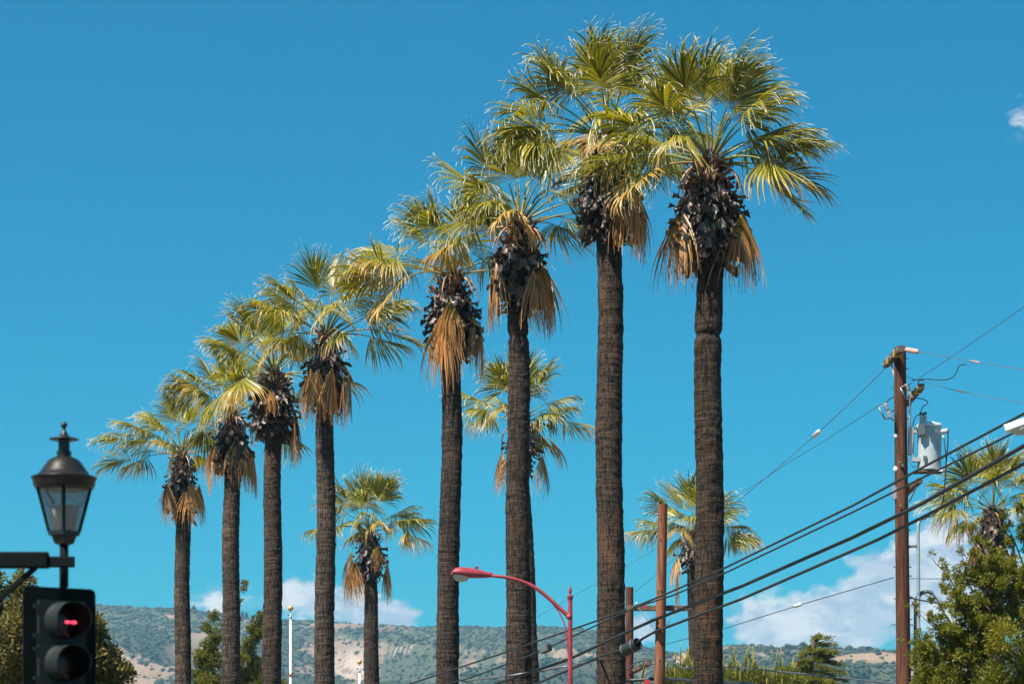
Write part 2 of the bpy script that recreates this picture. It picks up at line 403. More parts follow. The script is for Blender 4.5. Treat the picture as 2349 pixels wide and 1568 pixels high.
# ------------------------------------------------------------------ ground and hills
S = 9000.0
g = link_mesh('ground', [(-S, -4000, 0), (S, -4000, 0), (S, 12000, 0), (-S, 12000, 0)], [(0, 1, 2, 3)], ground_mat(), smooth=False); tag(g, 'dry open ground beneath the palms and poles', None, None, 'structure')
def road_mat():
    mt, t = mat('asphalt'); gg = t.new('ShaderNodeTexCoord').outputs['Object']; n = t.noise(gg, 6, 6, 0.7)
    finish(t, principled(t, t.mix(n, (0.04, 0.04, 0.042), (0.07, 0.068, 0.066)), 0.85)); return mt
rd = link_mesh('road', [(-120, -14, 0.004), (120, -14, 0.004), (120, 13, 0.004), (-120, 13, 0.004)], [(0, 1, 2, 3)], road_mat(), smooth=False); tag(rd, 'asphalt street crossing below the camera', None, None, 'structure')

HX = np.arange(-2600, 2601, 6.5); HY = np.arange(1150, 4100, 13.0)
gx, gy = np.meshgrid(HX, HY)
D1, D2 = 3200.0, 2250.0
def prof(pts, D, X):
    us = np.array([p[0] for p in pts], float); vs = np.array([p[1] for p in pts], float)
    return np.interp(X, (us - CU) * D / F, (HOR - vs) * D / F + ZC)
ridge1 = [(-3200, 1470), (-1500, 1420), (-600, 1370), (0, 1372), (120, 1378), (230, 1387), (300, 1391), (380, 1396), (440, 1399), (520, 1410), (600, 1420), (680, 1423), (760, 1425), (830, 1430), (900, 1434), (960, 1437),
          (1010, 1434), (1070, 1438), (1130, 1440), (1180, 1436), (1240, 1437), (1300, 1441), (1370, 1446), (1420, 1462), (1480, 1484), (1540, 1502), (1640, 1520), (1900, 1540), (3000, 1500), (5200, 1480)]
ridge2 = [(-3000, 1860), (1050, 1850), (1200, 1760), (1330, 1640), (1430, 1540), (1500, 1497), (1560, 1497), (1600, 1482), (1650, 1479), (1700, 1478), (1760, 1482), (1800, 1486), (1860, 1484), (1920, 1485), (1980, 1489), (2040, 1492), (2110, 1494), (2200, 1490), (2349, 1492), (2800, 1470), (3500, 1520), (5000, 1600)]
def terrain(X, Y):
    H1 = prof(ridge1, D1, X); H2 = np.maximum(prof(ridge2, D2, X), 0)
    def slope(Y, y0, yr):
        s = np.clip((Y - y0) / (yr - y0), 0, 1); up = s ** 1.15
        dn = np.clip(1 - np.maximum(Y - yr, 0) / 900.0, 0, 1); dn = dn * dn * (3 - 2 * dn)
        return np.where(Y <= yr, up, dn), s
    wob = (fbm(X / 420, Y / 420, 3, 5) - 0.5) * 500
    s1, q1 = slope(Y, 1350, D1); s2, q2 = slope(Y, 1200, D2)
    sp1 = 1 - np.abs(fbm((X + wob + 0.25 * Y) / 230, Y / 900, 4, 11) * 2 - 1) * 1.6
    sp2 = 1 - np.abs(fbm((X + wob * 0.6 - 0.2 * Y) / 150, Y / 600, 4, 23) * 2 - 1) * 1.6
    m1 = q1 * (1 - q1) * 4 * (Y < D1); m2 = q2 * (1 - q2) * 4 * (Y < D2)
    z1 = H1 * s1 + (sp1 - 0.75) * 95 * m1 * np.clip(H1 / 200, 0, 1)
    z2 = H2 * s2 + (sp2 - 0.75) * 52 * m2 * np.clip(H2 / 150, 0, 1)
    fine = (fbm(X / 34, Y / 34, 4, 31) - 0.5) * 9.0
    z = np.maximum(z1, z2) + fine * np.clip(np.maximum(z1, z2) / 120, 0, 1) * np.where((np.abs(Y - D1) < 60) | (np.abs(Y - D2) < 45), 0.35, 1.0)
    return np.where(np.maximum(z1, z2) < 1.0, -1.5, z), z2 >= z1
gz, isr = terrain(gx, gy)
def cover(X, Y, right):
    uu = X / Y * F + CU; vv = HOR - (terrain(X, Y)[0] - ZC) / Y * F
    n = fbm(X / 190 + 3, Y / 330, 4, 41); n2 = fbm(X / 60, Y / 95, 3, 43)
    veg = 0.86 + (n - 0.5) * 2.3 + (n2 - 0.5) * 0.9
    gold = np.zeros_like(veg); rock = np.zeros_like(veg)
    def spot(u, v, ru, rv, k=1.0): return k * np.exp(-(((uu - u) / ru) ** 2 + ((vv - v) / rv) ** 2))
    # bare crest strips, landslip scar and the golden grass hill at the right
    bare = spot(400, 1412, 50, 9) + spot(600, 1420, 40, 8) + spot(760, 1433, 60, 5) + spot(310, 1550, 40, 25, .8)
    scar = spot(810, 1530, 48, 40, 1.2) + spot(930, 1490, 60, 8, .9) + spot(1600, 1520, 60, 22) + spot(1750, 1500, 70, 14, .6)
    wood = spot(280, 1410, 60, 16) + spot(330, 1460, 90, 22) + spot(460, 1440, 50, 12) + spot(700, 1460, 80, 18, .7) + spot(900, 1455, 90, 14, .8) + spot(1250, 1455, 120, 10, .8)+ spot(600, 1520, 90, 40, .5)
    gold = np.clip(spot(2050, 1505, 110, 14, 1.3) + spot(2140, 1540, 100, 25, .8), 0, 1) * right + np.clip(bare, 0, 1) * 0.7
    rock = np.clip(scar, 0, 1)
    veg = np.clip(veg - 0.9 * bare - 0.75 * scar + 0.5 * wood - 0.75 * gold * right, 0, 1)
    return veg, rock, gold
veg, rock, gold = cover(gx, gy, isr)
nr, nc = gx.shape
idx = np.arange(nr * nc).reshape(nr, nc)
hf = np.stack([idx[:-1, :-1].ravel(), idx[:-1, 1:].ravel(), idx[1:, 1:].ravel(), idx[1:, :-1].ravel()], 1)
hill = link_mesh('hills', np.stack([gx.ravel(), gy.ravel(), gz.ravel()], 1), hf, hill_mat()); tag(hill, 'brush covered tan hills along the skyline', None, None, 'structure')
for nm, arr in (('veg', veg), ('rock', rock), ('gold', gold)):
    a = hill.data.attributes.new(nm, 'FLOAT', 'POINT'); a.data.foreach_set('value', arr.ravel().astype(np.float32))

# scattered chaparral bushes on the slopes: nobody could count them
ph = (1 + 5 ** 0.5) / 2
ICO = np.array([(-1, ph, 0), (1, ph, 0), (-1, -ph, 0), (1, -ph, 0), (0, -1, ph), (0, 1, ph), (0, -1, -ph), (0, 1, -ph), (ph, 0, -1), (ph, 0, 1), (-ph, 0, -1), (-ph, 0, 1)], float); ICO /= np.linalg.norm(ICO[0])
ICF = np.array([(0, 11, 5), (0, 5, 1), (0, 1, 7), (0, 7, 10), (0, 10, 11), (1, 5, 9), (5, 11, 4), (11, 10, 2), (10, 7, 6), (7, 1, 8), (3, 9, 4), (3, 4, 2), (3, 2, 6), (3, 6, 8), (3, 8, 9), (4, 9, 5), (2, 4, 11), (6, 2, 10), (8, 6, 7), (9, 8, 1)])
NB = 110000
bu = rng.uniform(150, 2400, NB); by = rng.uniform(1500, 3330, NB); bxx = (bu - CU) * by / F
bz, br_ = terrain(bxx, by)
vv = HOR - (bz - ZC) / by * F
cv, _, _ = cover(bxx, by, br_)
keep = (vv < 1600) & (rng.random(NB) < 0.05 + 0.75 * np.clip(cv - 0.12, 0, 1)) & (bz > 20)
bxx, by, bz, br_ = bxx[keep][:46000], by[keep][:46000], bz[keep][:46000], br_[keep][:46000]
nb = len(bxx)
sc_ = rng.uniform(0.8, 2.2, nb) * np.where(rng.random(nb) < 0.08, 1.7, 1.0)
sh = sc_[:, None, None] * np.stack([rng.uniform(.9, 1.6, nb), rng.uniform(.9, 1.6, nb), rng.uniform(.6, 1.0, nb)], 1)[:, None, :]
BV = ICO[None] * sh * rng.uniform(0.75, 1.25, (nb, 12, 1)) + np.stack([bxx, by, bz + sc_ * 0.3], 1)[:, None, :]
BF = ICF[None] + (np.arange(nb) * 12)[:, None, None]
chap = link_mesh('chaparral', BV.reshape(-1, 3), BF.reshape(-1, 3), M['leaf_hill'], smooth=True); tag(chap, 'low dark scrub scattered over the tan hillsides', 'scrub', None, 'stuff')
a = chap.data.attributes.new('r', 'FLOAT', 'POINT'); a.data.foreach_set('value', np.repeat(rng.random(nb), 12).astype(np.float32))
chap.color = (0, 0.5, 0, 1)

# ------------------------------------------------------------------ leaf clouds
def leaf_cloud(name, centers, radii, n, size, mt, parent, base, aspect=0.45, up=0.3, shell=0.55, hang=0.0, age=0.0):
    """n small folded leaves spread through the given clumps"""
    C_ = np.array([tuple(c) for c in centers], float); Rr = np.array([r if hasattr(r, '__len__') else (r, r, r) for r in radii], float)
    vol = Rr.prod(1) ** (2 / 3); pick = rng.choice(len(C_), n, p=vol / vol.sum())
    d = rng.normal(size=(n, 3)); d /= np.linalg.norm(d, axis=1)[:, None]
    rad = shell + (1 - shell) * rng.random(n) ** 0.6
    rad = np.where(rng.random(n) < 0.12, rad * 1.12, rad)
    p = C_[pick] + d * rad[:, None] * Rr[pick]
    t = d * 0.8 + rng.normal(size=(n, 3)) * 0.7; t[:, 2] += up - hang; t /= np.linalg.norm(t, axis=1)[:, None]
    nn = rng.normal(size=(n, 3)); nn[:, 2] += 0.6; s = np.cross(t, nn); s /= np.linalg.norm(s, axis=1)[:, None]; nn = np.cross(s, t)
    L = size * rng.uniform(0.6, 1.35, n)[:, None]; W = L * aspect
    v = np.stack([p, p + t * L * 0.5 + s * W * 0.5 + nn * L * 0.08, p + t * L - nn * L * 0.10, p + t * L * 0.5 - s * W * 0.5 + nn * L * 0.08], 1)
    k = np.arange(n) * 4
    f = np.concatenate([np.stack([k, k + 1, k + 2], 1), np.stack([k, k + 2, k + 3], 1)])
    o = link_mesh(name, v.reshape(-1, 3), f, mt, parent, base, smooth=False)
    cr = np.clip(rng.random(len(C_))[pick] * 0.5 + rng.random(n) * 0.6, 0, 1)
    a = o.data.attributes.new('r', 'FLOAT', 'POINT'); a.data.foreach_set('value', np.repeat(cr, 4).astype(np.float32))
    o.color = (age, 0.5, 0, 1)
    return o
def sub_blobs(blobs, k, f, spread=0.9):
    """break each clump into k smaller ones so the outline is uneven"""
    cs, rs = [], []
    for (c, r) in blobs:
        r = np.array(r if hasattr(r, '__len__') else (r, r, r), float)
        for i in range(k):
            d = rng.normal(size=3); d /= np.linalg.norm(d)
            cs.append(np.array(c) + d * r * spread * rng.uniform(0.35, 1.0)); rs.append(r * f * rng.uniform(0.7, 1.3))
    return cs, rs
def limb(mb, p, q, r0, r1, bend=0.12, n=7):
    p, q = Vector(p), Vector(q); L = (q - p).length
    o1 = Vector(rng.normal(size=3) * L * bend * 0.5); pts = []
    for i in range(n):
        t = i / (n - 1); pts.append(p.lerp(q, t) + o1 * math.sin(math.pi * t) + Vector(rng.normal(size=3)) * L * 0.008)
    mb.tube(pts, [r0 + (r1 - r0) * i / (n - 1) for i in range(n)], 7)
    return pts

# ------------------------------------------------------------------ palms
def set_attr(o, nm, arr):
    a = o.data.attributes.new(nm, 'FLOAT', 'POINT'); a.data.foreach_set('value', np.asarray(arr, np.float32))
def make_frond(root, base, origin, az_, el0, el1, Lp, Rb, fan, grav, age, bri, roll=0.0, fold=0.2, wind=(0.3, -0.05, 0.03), nseg=42, name='frond', stalk_exp=1.3, join=0.5, stalk_r=0.022, sway=0.0):
    az_, el0, el1, fan, roll = R(az_), R(el0), R(el1), R(fan), R(roll)
    wind = np.array(wind, float)
    h = np.array([math.cos(az_), math.sin(az_), 0]); sd = np.array([-math.sin(az_), math.cos(az_), 0]); upv = np.array([0, 0, 1.0])
    # stalk
    ns = 9; p = np.array(origin, float); pts = [p.copy()]; dirs = []
    for i in range(ns):
        t = (i + 0.5) / ns; e = el0 + (el1 - el0) * t ** stalk_exp
        dr = h * math.cos(e) + upv * math.sin(e) + sd * sway * t; dr /= np.linalg.norm(dr); dirs.append(dr)
        p = p + dr * Lp / ns; pts.append(p.copy())
    T = dirs[-1]; Sv = sd - T * sd.dot(T); Sv /= np.linalg.norm(Sv); Nv = np.cross(T, Sv); 
    if Nv[2] < 0 and abs(el1) < 1.4: Nv = -Nv
    Sv, Nv = Sv * math.cos(roll) + Nv * math.sin(roll), Nv * math.cos(roll) - Sv * math.sin(roll)
    # blade
    M_ = 11
    phi = np.linspace(-fan, fan, nseg) + rng.normal(0, 0.012, nseg); dphi = 2 * fan / nseg
    c, s = np.cos(phi), np.sin(phi)
    D = c[:, None] * T + s[:, None] * Sv + (fold * np.abs(s) ** 1.3)[:, None] * Nv
    D /= np.linalg.norm(D, axis=1)[:, None]
    lat = -s[:, None] * T + c[:, None] * Sv
    cost = np.clip(c, 0, 1) ** 1.5 * 0.28 * Rb
    pos = pts[-1] + T * cost[:, None] - upv * (cost ** 2 * 0.25 * math.cos(el1))[:, None]
    Ls = Rb * (0.76 + 0.24 * np.clip(c, 0, 1)) * rng.uniform(0.86, 1.1, nseg) * np.where(rng.random(nseg) < 0.10, rng.uniform(0.6, 0.9, nseg), 1.0) - cost * 0.75
    gi = grav * rng.uniform(0.35, 1.7, nseg); wi = rng.uniform(0.5, 1.5, nseg)
    jit = rng.normal(0, 0.20, (nseg, 3))
    Pq, Tq, Rr = [], [], []
    r = np.zeros(nseg)
    tau = np.linspace(0, 1, M_)
    for j in range(M_):
        Pq.append(pos.copy()); Tq.append(D.copy()); Rr.append(r.copy())
        k = max(0.0, (tau[j] - 0.32)) / 0.68
        D = D + (np.array([0, 0, -1.0]) * (gi * (0.02 + 0.62 * k ** 1.5))[:, None] + wind * (wi * (0.05 + 0.45 * k))[:, None] + jit * 0.5 * k)
        D /= np.linalg.norm(D, axis=1)[:, None]
        pos = pos + D * (Ls / (M_ - 1))[:, None]; r = r + Ls / (M_ - 1)
    Pq, Tq, Rr = np.array(Pq), np.array(Tq), np.array(Rr)       # (M, nseg, .)
    Lat = lat[None] - Tq * (lat[None] * Tq).sum(-1, keepdims=True); Lat /= np.linalg.norm(Lat, axis=-1, keepdims=True) + 1e-9
    # torn segments twist
    tw = rng.normal(0, 0.7, nseg)[None] * np.clip((tau[:, None] - join) / (1 - join), 0, 1)
    Nn = np.cross(Tq, Lat)
    Lat, Nn = Lat * np.cos(tw)[..., None] + Nn * np.sin(tw)[..., None], Nn * np.cos(tw)[..., None] - Lat * np.sin(tw)[..., None]
    wj = (Rr[0] * 0 + (join * Ls + cost)) * math.tan(dphi / 2)
    half = np.where(tau[:, None] <= join, (Rr + cost[None] * 0.6) * math.tan(dphi / 2) * 1.02, wj[None] * np.clip((1 - tau[:, None]) / (1 - join), 0, 1) ** 0.9 * 0.95)
    half = np.maximum(half, 0.0055)
    ple = half * (1.1 if name == 'dead_frond' else 0.55)
    half = half * np.where(rng.random(nseg) < 0.07, 0.25, 1.0)[None]
    L_, C_, R_ = Pq - Lat * half[..., None], Pq + Nn * ple[..., None], Pq + Lat * half[..., None]
    V = np.stack([L_, C_, R_], 2).transpose(1, 0, 2, 3).reshape(-1, 3)      # seg, step, 3
    a0 = (np.arange(nseg)[:, None] * M_ * 3 + np.arange(M_ - 1)[None] * 3).ravel()
    fcs = np.concatenate([np.stack([a0, a0 + 1, a0 + 4, a0 + 3], 1), np.stack([a0 + 1, a0 + 2, a0 + 5, a0 + 4], 1)])
    o = link_mesh(name, V, fcs, M['frond'], root, base, smooth=False)
    set_attr(o, 't', np.repeat(np.tile(tau, nseg), 3)); set_attr(o, 'r', np.repeat(rng.random(nseg), M_ * 3))
    o.color = (age, bri, 0, 1)
    mb = MB(); mb.tube(pts, [stalk_r * (1.5 - 0.9 * i / ns) for i in range(ns + 1)], 6)
    st = mb.build('stalk', M['stalk'], o, base, True)
    set_attr(st, 't', np.repeat(np.linspace(0, 1, ns + 1), 6)); st.color = (age, bri, 0, 1)
    return o

def boot_mesh(k):
    r_ = np.random.default_rng(100 + k)
    rows = 5; curl = r_.uniform(0.4, 1.5); wid = r_.uniform(0.8, 1.15)
    vs, fs = [], []
    for i in range(rows):
        t = i / (rows - 1); a = -0.2 + curl * t * t
        y = 0.32 * math.sin(a) * t * 0.6 + 0.05 * t; z = -0.30 * t * math.cos(a * 0.6)
        wd = 0.085 * wid * (1.0 - 0.15 * t + 0.15 * math.sin(math.pi * t))
        if i < rows - 1:
            for x, dp in ((-1, 0.035), (-0.45, 0.0), (0, -0.012), (0.45, 0.0), (1, 0.035)): vs.append((x * wd, y - dp * 0.0 + dp * (1 if k % 2 else -1) * 0.8, z))
        else:
            for x, dz in ((-0.55, 0.04), (-0.35, -0.03), (0, -0.09), (0.32, -0.02), (0.55, 0.05)): vs.append((x * wd * 0.85, y + r_.normal(0, 0.012), z + dz))
    for i in range(rows - 1):
        for j in range(4):
            a = i * 5 + j; fs.append((a, a + 1, a + 6, a + 5))
    me = bpy.data.meshes.new('leaf_base'); me.from_pydata(vs, [], fs); me.materials.append(M['boot'])
    me.polygons.foreach_set('use_smooth', [True] * len(fs)); me.update(); return me
BOOTS = [boot_mesh(k) for k in range(8)]

def make_palm(label, ub, ut, vt, vs, d, wb, wt, hw, nf, dead, group, nboot=100, sz=1.0, wind=(0.3, -0.05, 0.03), extra=(), pinch=None, seed=0, nseg=42, elmax=84, elmin=8, skoff=0, drop=()):
    global rng
    rng = np.random.default_rng(1000 + seed)
    b = P(ub, 1568, d); base = Vector((b.x, d, 0)); top = P(ut, vt, d); skb = P(ut, vs, d)
    root = thing('palm_tree', base, label, 'palm tree', group)
    # trunk with leaf-scar rings and cracks
    zlo, ztop = b.z, top.z - 0.3
    z = np.concatenate([np.linspace(-0.2, zlo - 0.3, 30), np.arange(zlo - 0.3, ztop, 0.034)])
    n = 36; th = np.arange(n) * 2 * math.pi / n
    f = np.clip((z - zlo) / (skb.z - zlo), -1.2, 1.0)
    cx = b.x + (m(ut - ub, d)) * np.clip(f, 0, 1) + 0.05 * np.sin(z * 0.9 + seed) * np.clip(f, 0, 1)
    rad = m(wb, d) / 2 + (m(wt, d) - m(wb, d)) / 2 * f
    rad = rad * (1 + 0.035 * (fbm(z / 1.1, z * 0 + seed, 3, seed) - 0.5) * 2)
    if pinch:
        pz = P(0, pinch, d).z; rad = rad * (1 - 0.16 * np.exp(-((z - pz) / 0.07) ** 2) + 0.05 * np.exp(-((z - pz - 0.2) / 0.12) ** 2))
    ZZ, TT = np.meshgrid(z, th, indexing='ij')
    wav = 0.04 * np.sin(TT * 2 + seed) + 0.03 * np.sin(TT * 3 + ZZ)
    ringn = vnoise((ZZ + wav) / 0.075, np.sin(TT) * 1.4 + 5, seed + 1) * 0.6 + vnoise((ZZ + wav) / 0.2, np.cos(TT) * 1.2 + 9, seed + 3) * 0.6
    ck = np.abs(fbm(np.cos(TT) * 2.6 + np.sin(TT) * 3.1 + 20, ZZ / 1.2 + np.sin(TT * 2) * 2, 3, seed + 5) - 0.5)
    RR = rad[:, None] + (ringn - 0.6) * 0.030 - np.clip(0.035 - ck, 0, 1) * 0.8
    V = np.stack([cx[:, None] + RR * np.cos(TT), d + RR * np.sin(TT), ZZ], -1).reshape(-1, 3)
    i0 = (np.arange(len(z) - 1)[:, None] * n + np.arange(n)[None]); j1 = (np.arange(len(z) - 1)[:, None] * n + (np.arange(n)[None] + 1) % n)
    fc = np.stack([i0, j1, j1 + n, i0 + n], -1).reshape(-1, 4)
    tr = link_mesh('trunk', V, fc, M['trunk'], root, base)
    tr.color = (float(rng.uniform(0.8, 1.15)), float(rng.uniform(0.9, 1.45)), 0, 1)
    uvl = tr.data.uv_layers.new(name='UVMap')
    circ = 2 * math.pi * float(rad.mean())
    col = np.tile(np.arange(n), len(z) - 1); row = np.repeat(z[:-1], n); row2 = np.repeat(z[1:], n)
    uv = np.empty((len(fc), 4, 2)); uv[:, 0, 0] = uv[:, 3, 0] = (col / n) * circ; uv[:, 1, 0] = uv[:, 2, 0] = ((col + 1) / n) * circ
    uv[:, 0, 1] = uv[:, 1, 1] = row; uv[:, 2, 1] = uv[:, 3, 1] = row2
    uv[..., 0] += seed * 3.7; uv[..., 1] += seed * 11.3
    uvl.data.foreach_set('uv', uv.ravel())
    # thick neck of old leaf bases under the crown
    hwm = m(hw, d) * 0.95; H = top.z - skb.z; ctr = Vector((top.x + m(skoff, d), d, skb.z))
    tk = [1.06, 0.97, 0.82, 0.62, 0.40, 0.2, 0.04, -0.06]; rk = [0.34, 0.50, 0.74, 0.93, 1.0, 0.88, 0.62, 0.44]
    core = MB(); core.lathe(ctr, [(max(0.12, hwm * rr - 0.15), H * tt) for tt, rr in zip(tk[::-1], rk[::-1])], 20)
    core.build('neck', M['core'], root, base, True)
    for i in range(nboot):
        t = (i + 0.5) / nboot; t = t * 0.98 + 0.01
        a = i * 2.39996 + rng.normal(0, 0.15); rr = float(np.interp(t, tk[::-1], rk[::-1])) * hwm - 0.11
        upper = t > 0.72
        s_ = rng.uniform(0.6, 1.25) * (0.62 if upper else 1.0) * sz * 1.12
        bo = bpy.data.objects.new('leaf_base', BOOTS[int(rng.integers(8))]); COL.objects.link(bo); bo.parent = root
        pos = Vector((ctr.x + rr * math.cos(a), d + rr * math.sin(a), ctr.z + H * t + (0.05 if not upper else -0.03))) - base
        tilt = rng.normal(0.10, 0.22) if not upper else rng.normal(1.7, 0.4)
        mtx = Matrix.Translation(pos) @ Matrix.Rotation(a - math.pi / 2, 4, 'Z') @ Matrix.Rotation(tilt, 4, 'X') @ Matrix.Rotation(rng.normal(0, 0.32), 4, 'Y') @ Matrix.Rotation(rng.normal(0, 0.35), 4, 'Z') @ Matrix.Diagonal((s_ * rng.uniform(.8, 1.2), s_, s_, 1))
        bo.matrix_basis = mtx
        bo.color = ((0.9 if upper else 0.45 if t > 0.6 else max(0, rng.normal(0.05, 0.1))), float(rng.random() ** 3), 0, 1)  # red sets the reddish tone, green the strength of the painted glint
    # live fronds, oldest lowest
    org = Vector((ctr.x, d, top.z - 0.05))
    for k in range(nf):
        q = (k + 0.5) / nf
        e0 = elmax - (elmax - elmin) * q ** 0.85 + rng.normal(0, 9)
        azk = k * 137.508 + seed * 40 + rng.normal(0, 22)
        dr = 4 + 20 * q + rng.normal(0, 5)
        age = max(0.0, rng.normal(0.04, 0.05)) if q < 0.72 else max(0.05, rng.normal(0.18 + 0.25 * (q - 0.72) / 0.28, 0.1))
        st = org + Vector((math.cos(R(azk)), math.sin(R(azk)), 0)) * (0.05 + 0.16 * q) + Vector((0, 0, 0.30 * (1 - q)))
        make_frond(root, base, st, azk, e0, e0 - dr, sz * (0.85 + 0.62 * q) * rng.uniform(0.85, 1.12), sz * (1.55 - 0.15 * q) * rng.uniform(0.9, 1.1), (66 + 34 * min(1, q * 2)) * rng.uniform(0.72, 1.0), 0.5 + 1.0 * q, age, rng.random(),
                   rng.normal(0, 20), rng.uniform(-0.1, 0.35) - 1.15 * q, wind, nseg)
    for (azk, e0, e1, lp, rb, age) in extra:
        st = org + Vector((math.cos(R(azk)), math.sin(R(azk)), 0)) * 0.2
        make_frond(root, base, st, azk, e0, e1, lp * sz, rb * sz, 92, 0.9, age, rng.random(), rng.normal(0, 15), rng.uniform(0, 0.3), wind, nseg)
    # dead fronds hanging over the neck: (azimuth, stalk length, blade length, age, end elevation)
    for (azk, lp, rb, age, e1) in dead:
        st = org + Vector((math.cos(R(azk)), math.sin(R(azk)), 0)) * 0.22 + Vector((0, 0, -0.05))
        make_frond(root, base, st, azk, 14, e1, min(lp * 0.64, 0.98) * sz, rb * sz * 1.22, rng.uniform(24, 40), 2.4, age, rng.random(), rng.uniform(-50, 50), -0.30, (0.03, 0, 0), 30, name='dead_frond', stalk_exp=0.55, join=0.42, stalk_r=0.02)
    return root

GA, GB = 'row of tall fan palms', 'shorter fan palms behind the row'
def D_(*a): return [(x[0], x[1], x[2], (x[3] + .08) if len(x) > 3 else 0.95, x[4] if len(x) > 4 else -90) for x in a]
make_palm('rightmost tall fan palm, crown swept right over a fat dark neck', 1625, 1628, 372, 608, 53, 69, 60, 80, 25,
          D_((200, 1.6, 1.6, .72), (-32, 1.7, 1.6, .75), (-15, 1.5, 1.5, .95), (212, 1.45, 1.5, .85), (150, 1.1, 1.4)), GA, 290, 1.0, (0.42, -0.05, 0.06), pinch=770, seed=1,
          extra=[(186, 18, -12, 1.6, 1.5, .1), (200, 2, -40, 1.35, 1.3, .5), (8, 12, -22, 1.35, 1.45, .35), (-6, 30, 0, 1.35, 1.45, .1), (20, 35, 8, 1.3, 1.5, .1), (-25, -5, -45, 1.2, 1.4, .3)])
make_palm('tallest fan palm, second from right, tan dead fronds hung right of its neck', 1402, 1396, 312, 552, 58, 67, 57, 68, 22,
          D_((-20, 1.7, 1.7, .75), (-50, 1.8, 1.7, .8), (-35, 1.5, 1.6), (5, 1.3, 1.6), (-65, 1.5, 1.5, .85), (110, 1.1, 1.4)), GA, 260, 1.0, (0.42, -0.05, 0.06), seed=2,
          extra=[(183, 35, 5, 1.5, 1.4, .1), (178, 62, 50, 1.6, 1.3, .1), (190, 25, -10, 1.5, 1.5, .1), (-100, 10, -45, .8, 1.2, .7), (172, 48, 28, 1.4, 1.4, .05), (200, 0, -50, 1.0, 1.2, .15), (-100, 84, 80, 1.1, 1.65, .03), (60, 80, 72, 1.1, 1.6, .03)])
make_palm('fan palm with a pinched ring in its upper trunk and several hanging dead fronds', 1190, 1187, 514, 705, 61, 61, 46, 62, 23,
          D_((-30, 1.25, 1.6), (-55, 1.35, 1.6), (-8, 1.45, 1.6), (15, 1.6, 1.4), (-150, 1.3, 1.4), (180, 1.35, 1.5), (60, 1.2, 1.4)), GA, 220, 1.0, (0.25, -0.05, 0.04), pinch=772, seed=3, skoff=5)
make_palm('leaning fan palm behind the red lamp head, one yellow frond folded over its neck front', 1026, 1037, 628, 818, 66, 53, 45, 60, 19,
          D_((-95, .8, 1.5, .62, -75), (-110, 1.5, 1.9), (-10, 1.6, 1.6), (-35, 1.4, 1.5), (100, 1.2, 1.4)), GA, 220, 1.0, (0.1, -0.05, 0.02), seed=4,
          extra=[(180, 25, -8, 1.6, 1.6, .1), (188, 20, -18, 1.7, 1.7, .3), (200, 15, -50, 1.3, 1.5, .45), (172, 40, 10, 1.4, 1.5, .05)])
make_palm('fan palm fourth from the left, dead fronds covering its whole neck front', 744, 748, 768, 935, 75, 47, 41, 47, 22,
          D_((-70, 1.35, 1.6), (-105, 1.4, 1.6), (-40, 1.5, 1.6), (-130, 1.3, 1.5), (-15, 1.5, 1.4), (170, 1.3, 1.4), (80, 1.2, 1.4)), GA, 160, 1.02, (0.15, -0.05, 0.04), seed=5,
          extra=[(5, 38, 15, 1.5, 1.5, .1), (-5, 20, -20, 1.7, 1.5, .4)])
make_palm('fan palm third from the left with a bare bulging dark neck', 623, 628, 858, 1002, 81, 45, 39, 52, 22,
          D_((-20, 1.4, 1.7), (5, 1.3, 1.6), (-95, .6, .9, .7, -70), (170, 1.2, 1.2)), GA, 190, 1.06, (0.05, -0.05, 0.03), seed=6)
make_palm('fan palm second from the left, tan fronds hanging either side of its neck', 529, 532, 952, 1082, 90, 43, 37, 42, 20,
          D_((185, 1.5, 1.5), (-150, 1.3, 1.4), (0, 1.5, 1.6), (-40, 1.4, 1.5), (-60, .7, 1.6), (25, 1.4, 1.5)), GA, 150, 1.06, (-0.05, -0.05, 0.03), seed=7)
make_palm('leftmost fan palm of the row, long left fronds reaching toward the street lantern', 420, 418, 1040, 1185, 99, 38, 34, 38, 19,
          D_((-125, 1.9, 1.5), (-60, 1.9, 1.6), (-25, 1.8, 1.5), (150, 1.6, 1.3)), GA, 150, 1.07, (-0.1, -0.05, 0.02), seed=8,
          extra=[(180, 32, 2, 1.9, 1.7, .05), (184, 15, -25, 1.9, 1.6, .25), (174, 48, 22, 1.6, 1.5, .05)])
make_palm('short fan palm with two dead fronds dangling apart at its right, near the flagpoles', 853, 849, 1215, 1328, 128, 36, 30, 33, 22,
          D_((190, 1.7, 1.8), (-10, 1.9, 1.7), (15, 2.5, 1.6), (-70, .8, 1.2, .6, -60), (-140, 1.6, 1.7), (-160, .9, 1.4, .65, -70)), GB, 90, 1.3, (0.12, 0, 0.03), seed=9, nseg=36, elmin=6)
make_palm('fan palm mostly hidden behind the trunk with the pinched ring', 1216, 1196, 965, 1075, 96, 44, 38, 34, 22,
          D_((188, 1.7, 1.4), (198, 1.5, 1.2), (-5, 1.7, 1.5), (-20, .9, 1.3, .6, -45)), GB, 80, 1.12, (0.15, 0, 0.03), seed=10, nseg=36, elmin=4)
make_palm('short fan palm hidden behind the rightmost tall trunk', 1591, 1590, 1228, 1306, 134, 24, 24, 30, 24,
          D_((185, 1.3, 1.8), (-150, .8, 1.4, .65, -70)), GB, 70, 1.42, (0.02, 0, 0.03), seed=11, nseg=36, elmin=6)
make_palm('fan palm behind the thick cables and leafy tree at the right', 2280, 2278, 1172, 1300, 112, 52, 46, 42, 22,
          D_((200, 2.1, 1.3), (-160, 1.9, 1.2), (-80, 1.9, 1.4), (-10, 2.0, 1.2)), GB, 90, 1.3, (0.05, 0, 0.03), seed=12, nseg=36, elmin=4)
rng = np.random.default_rng(77)

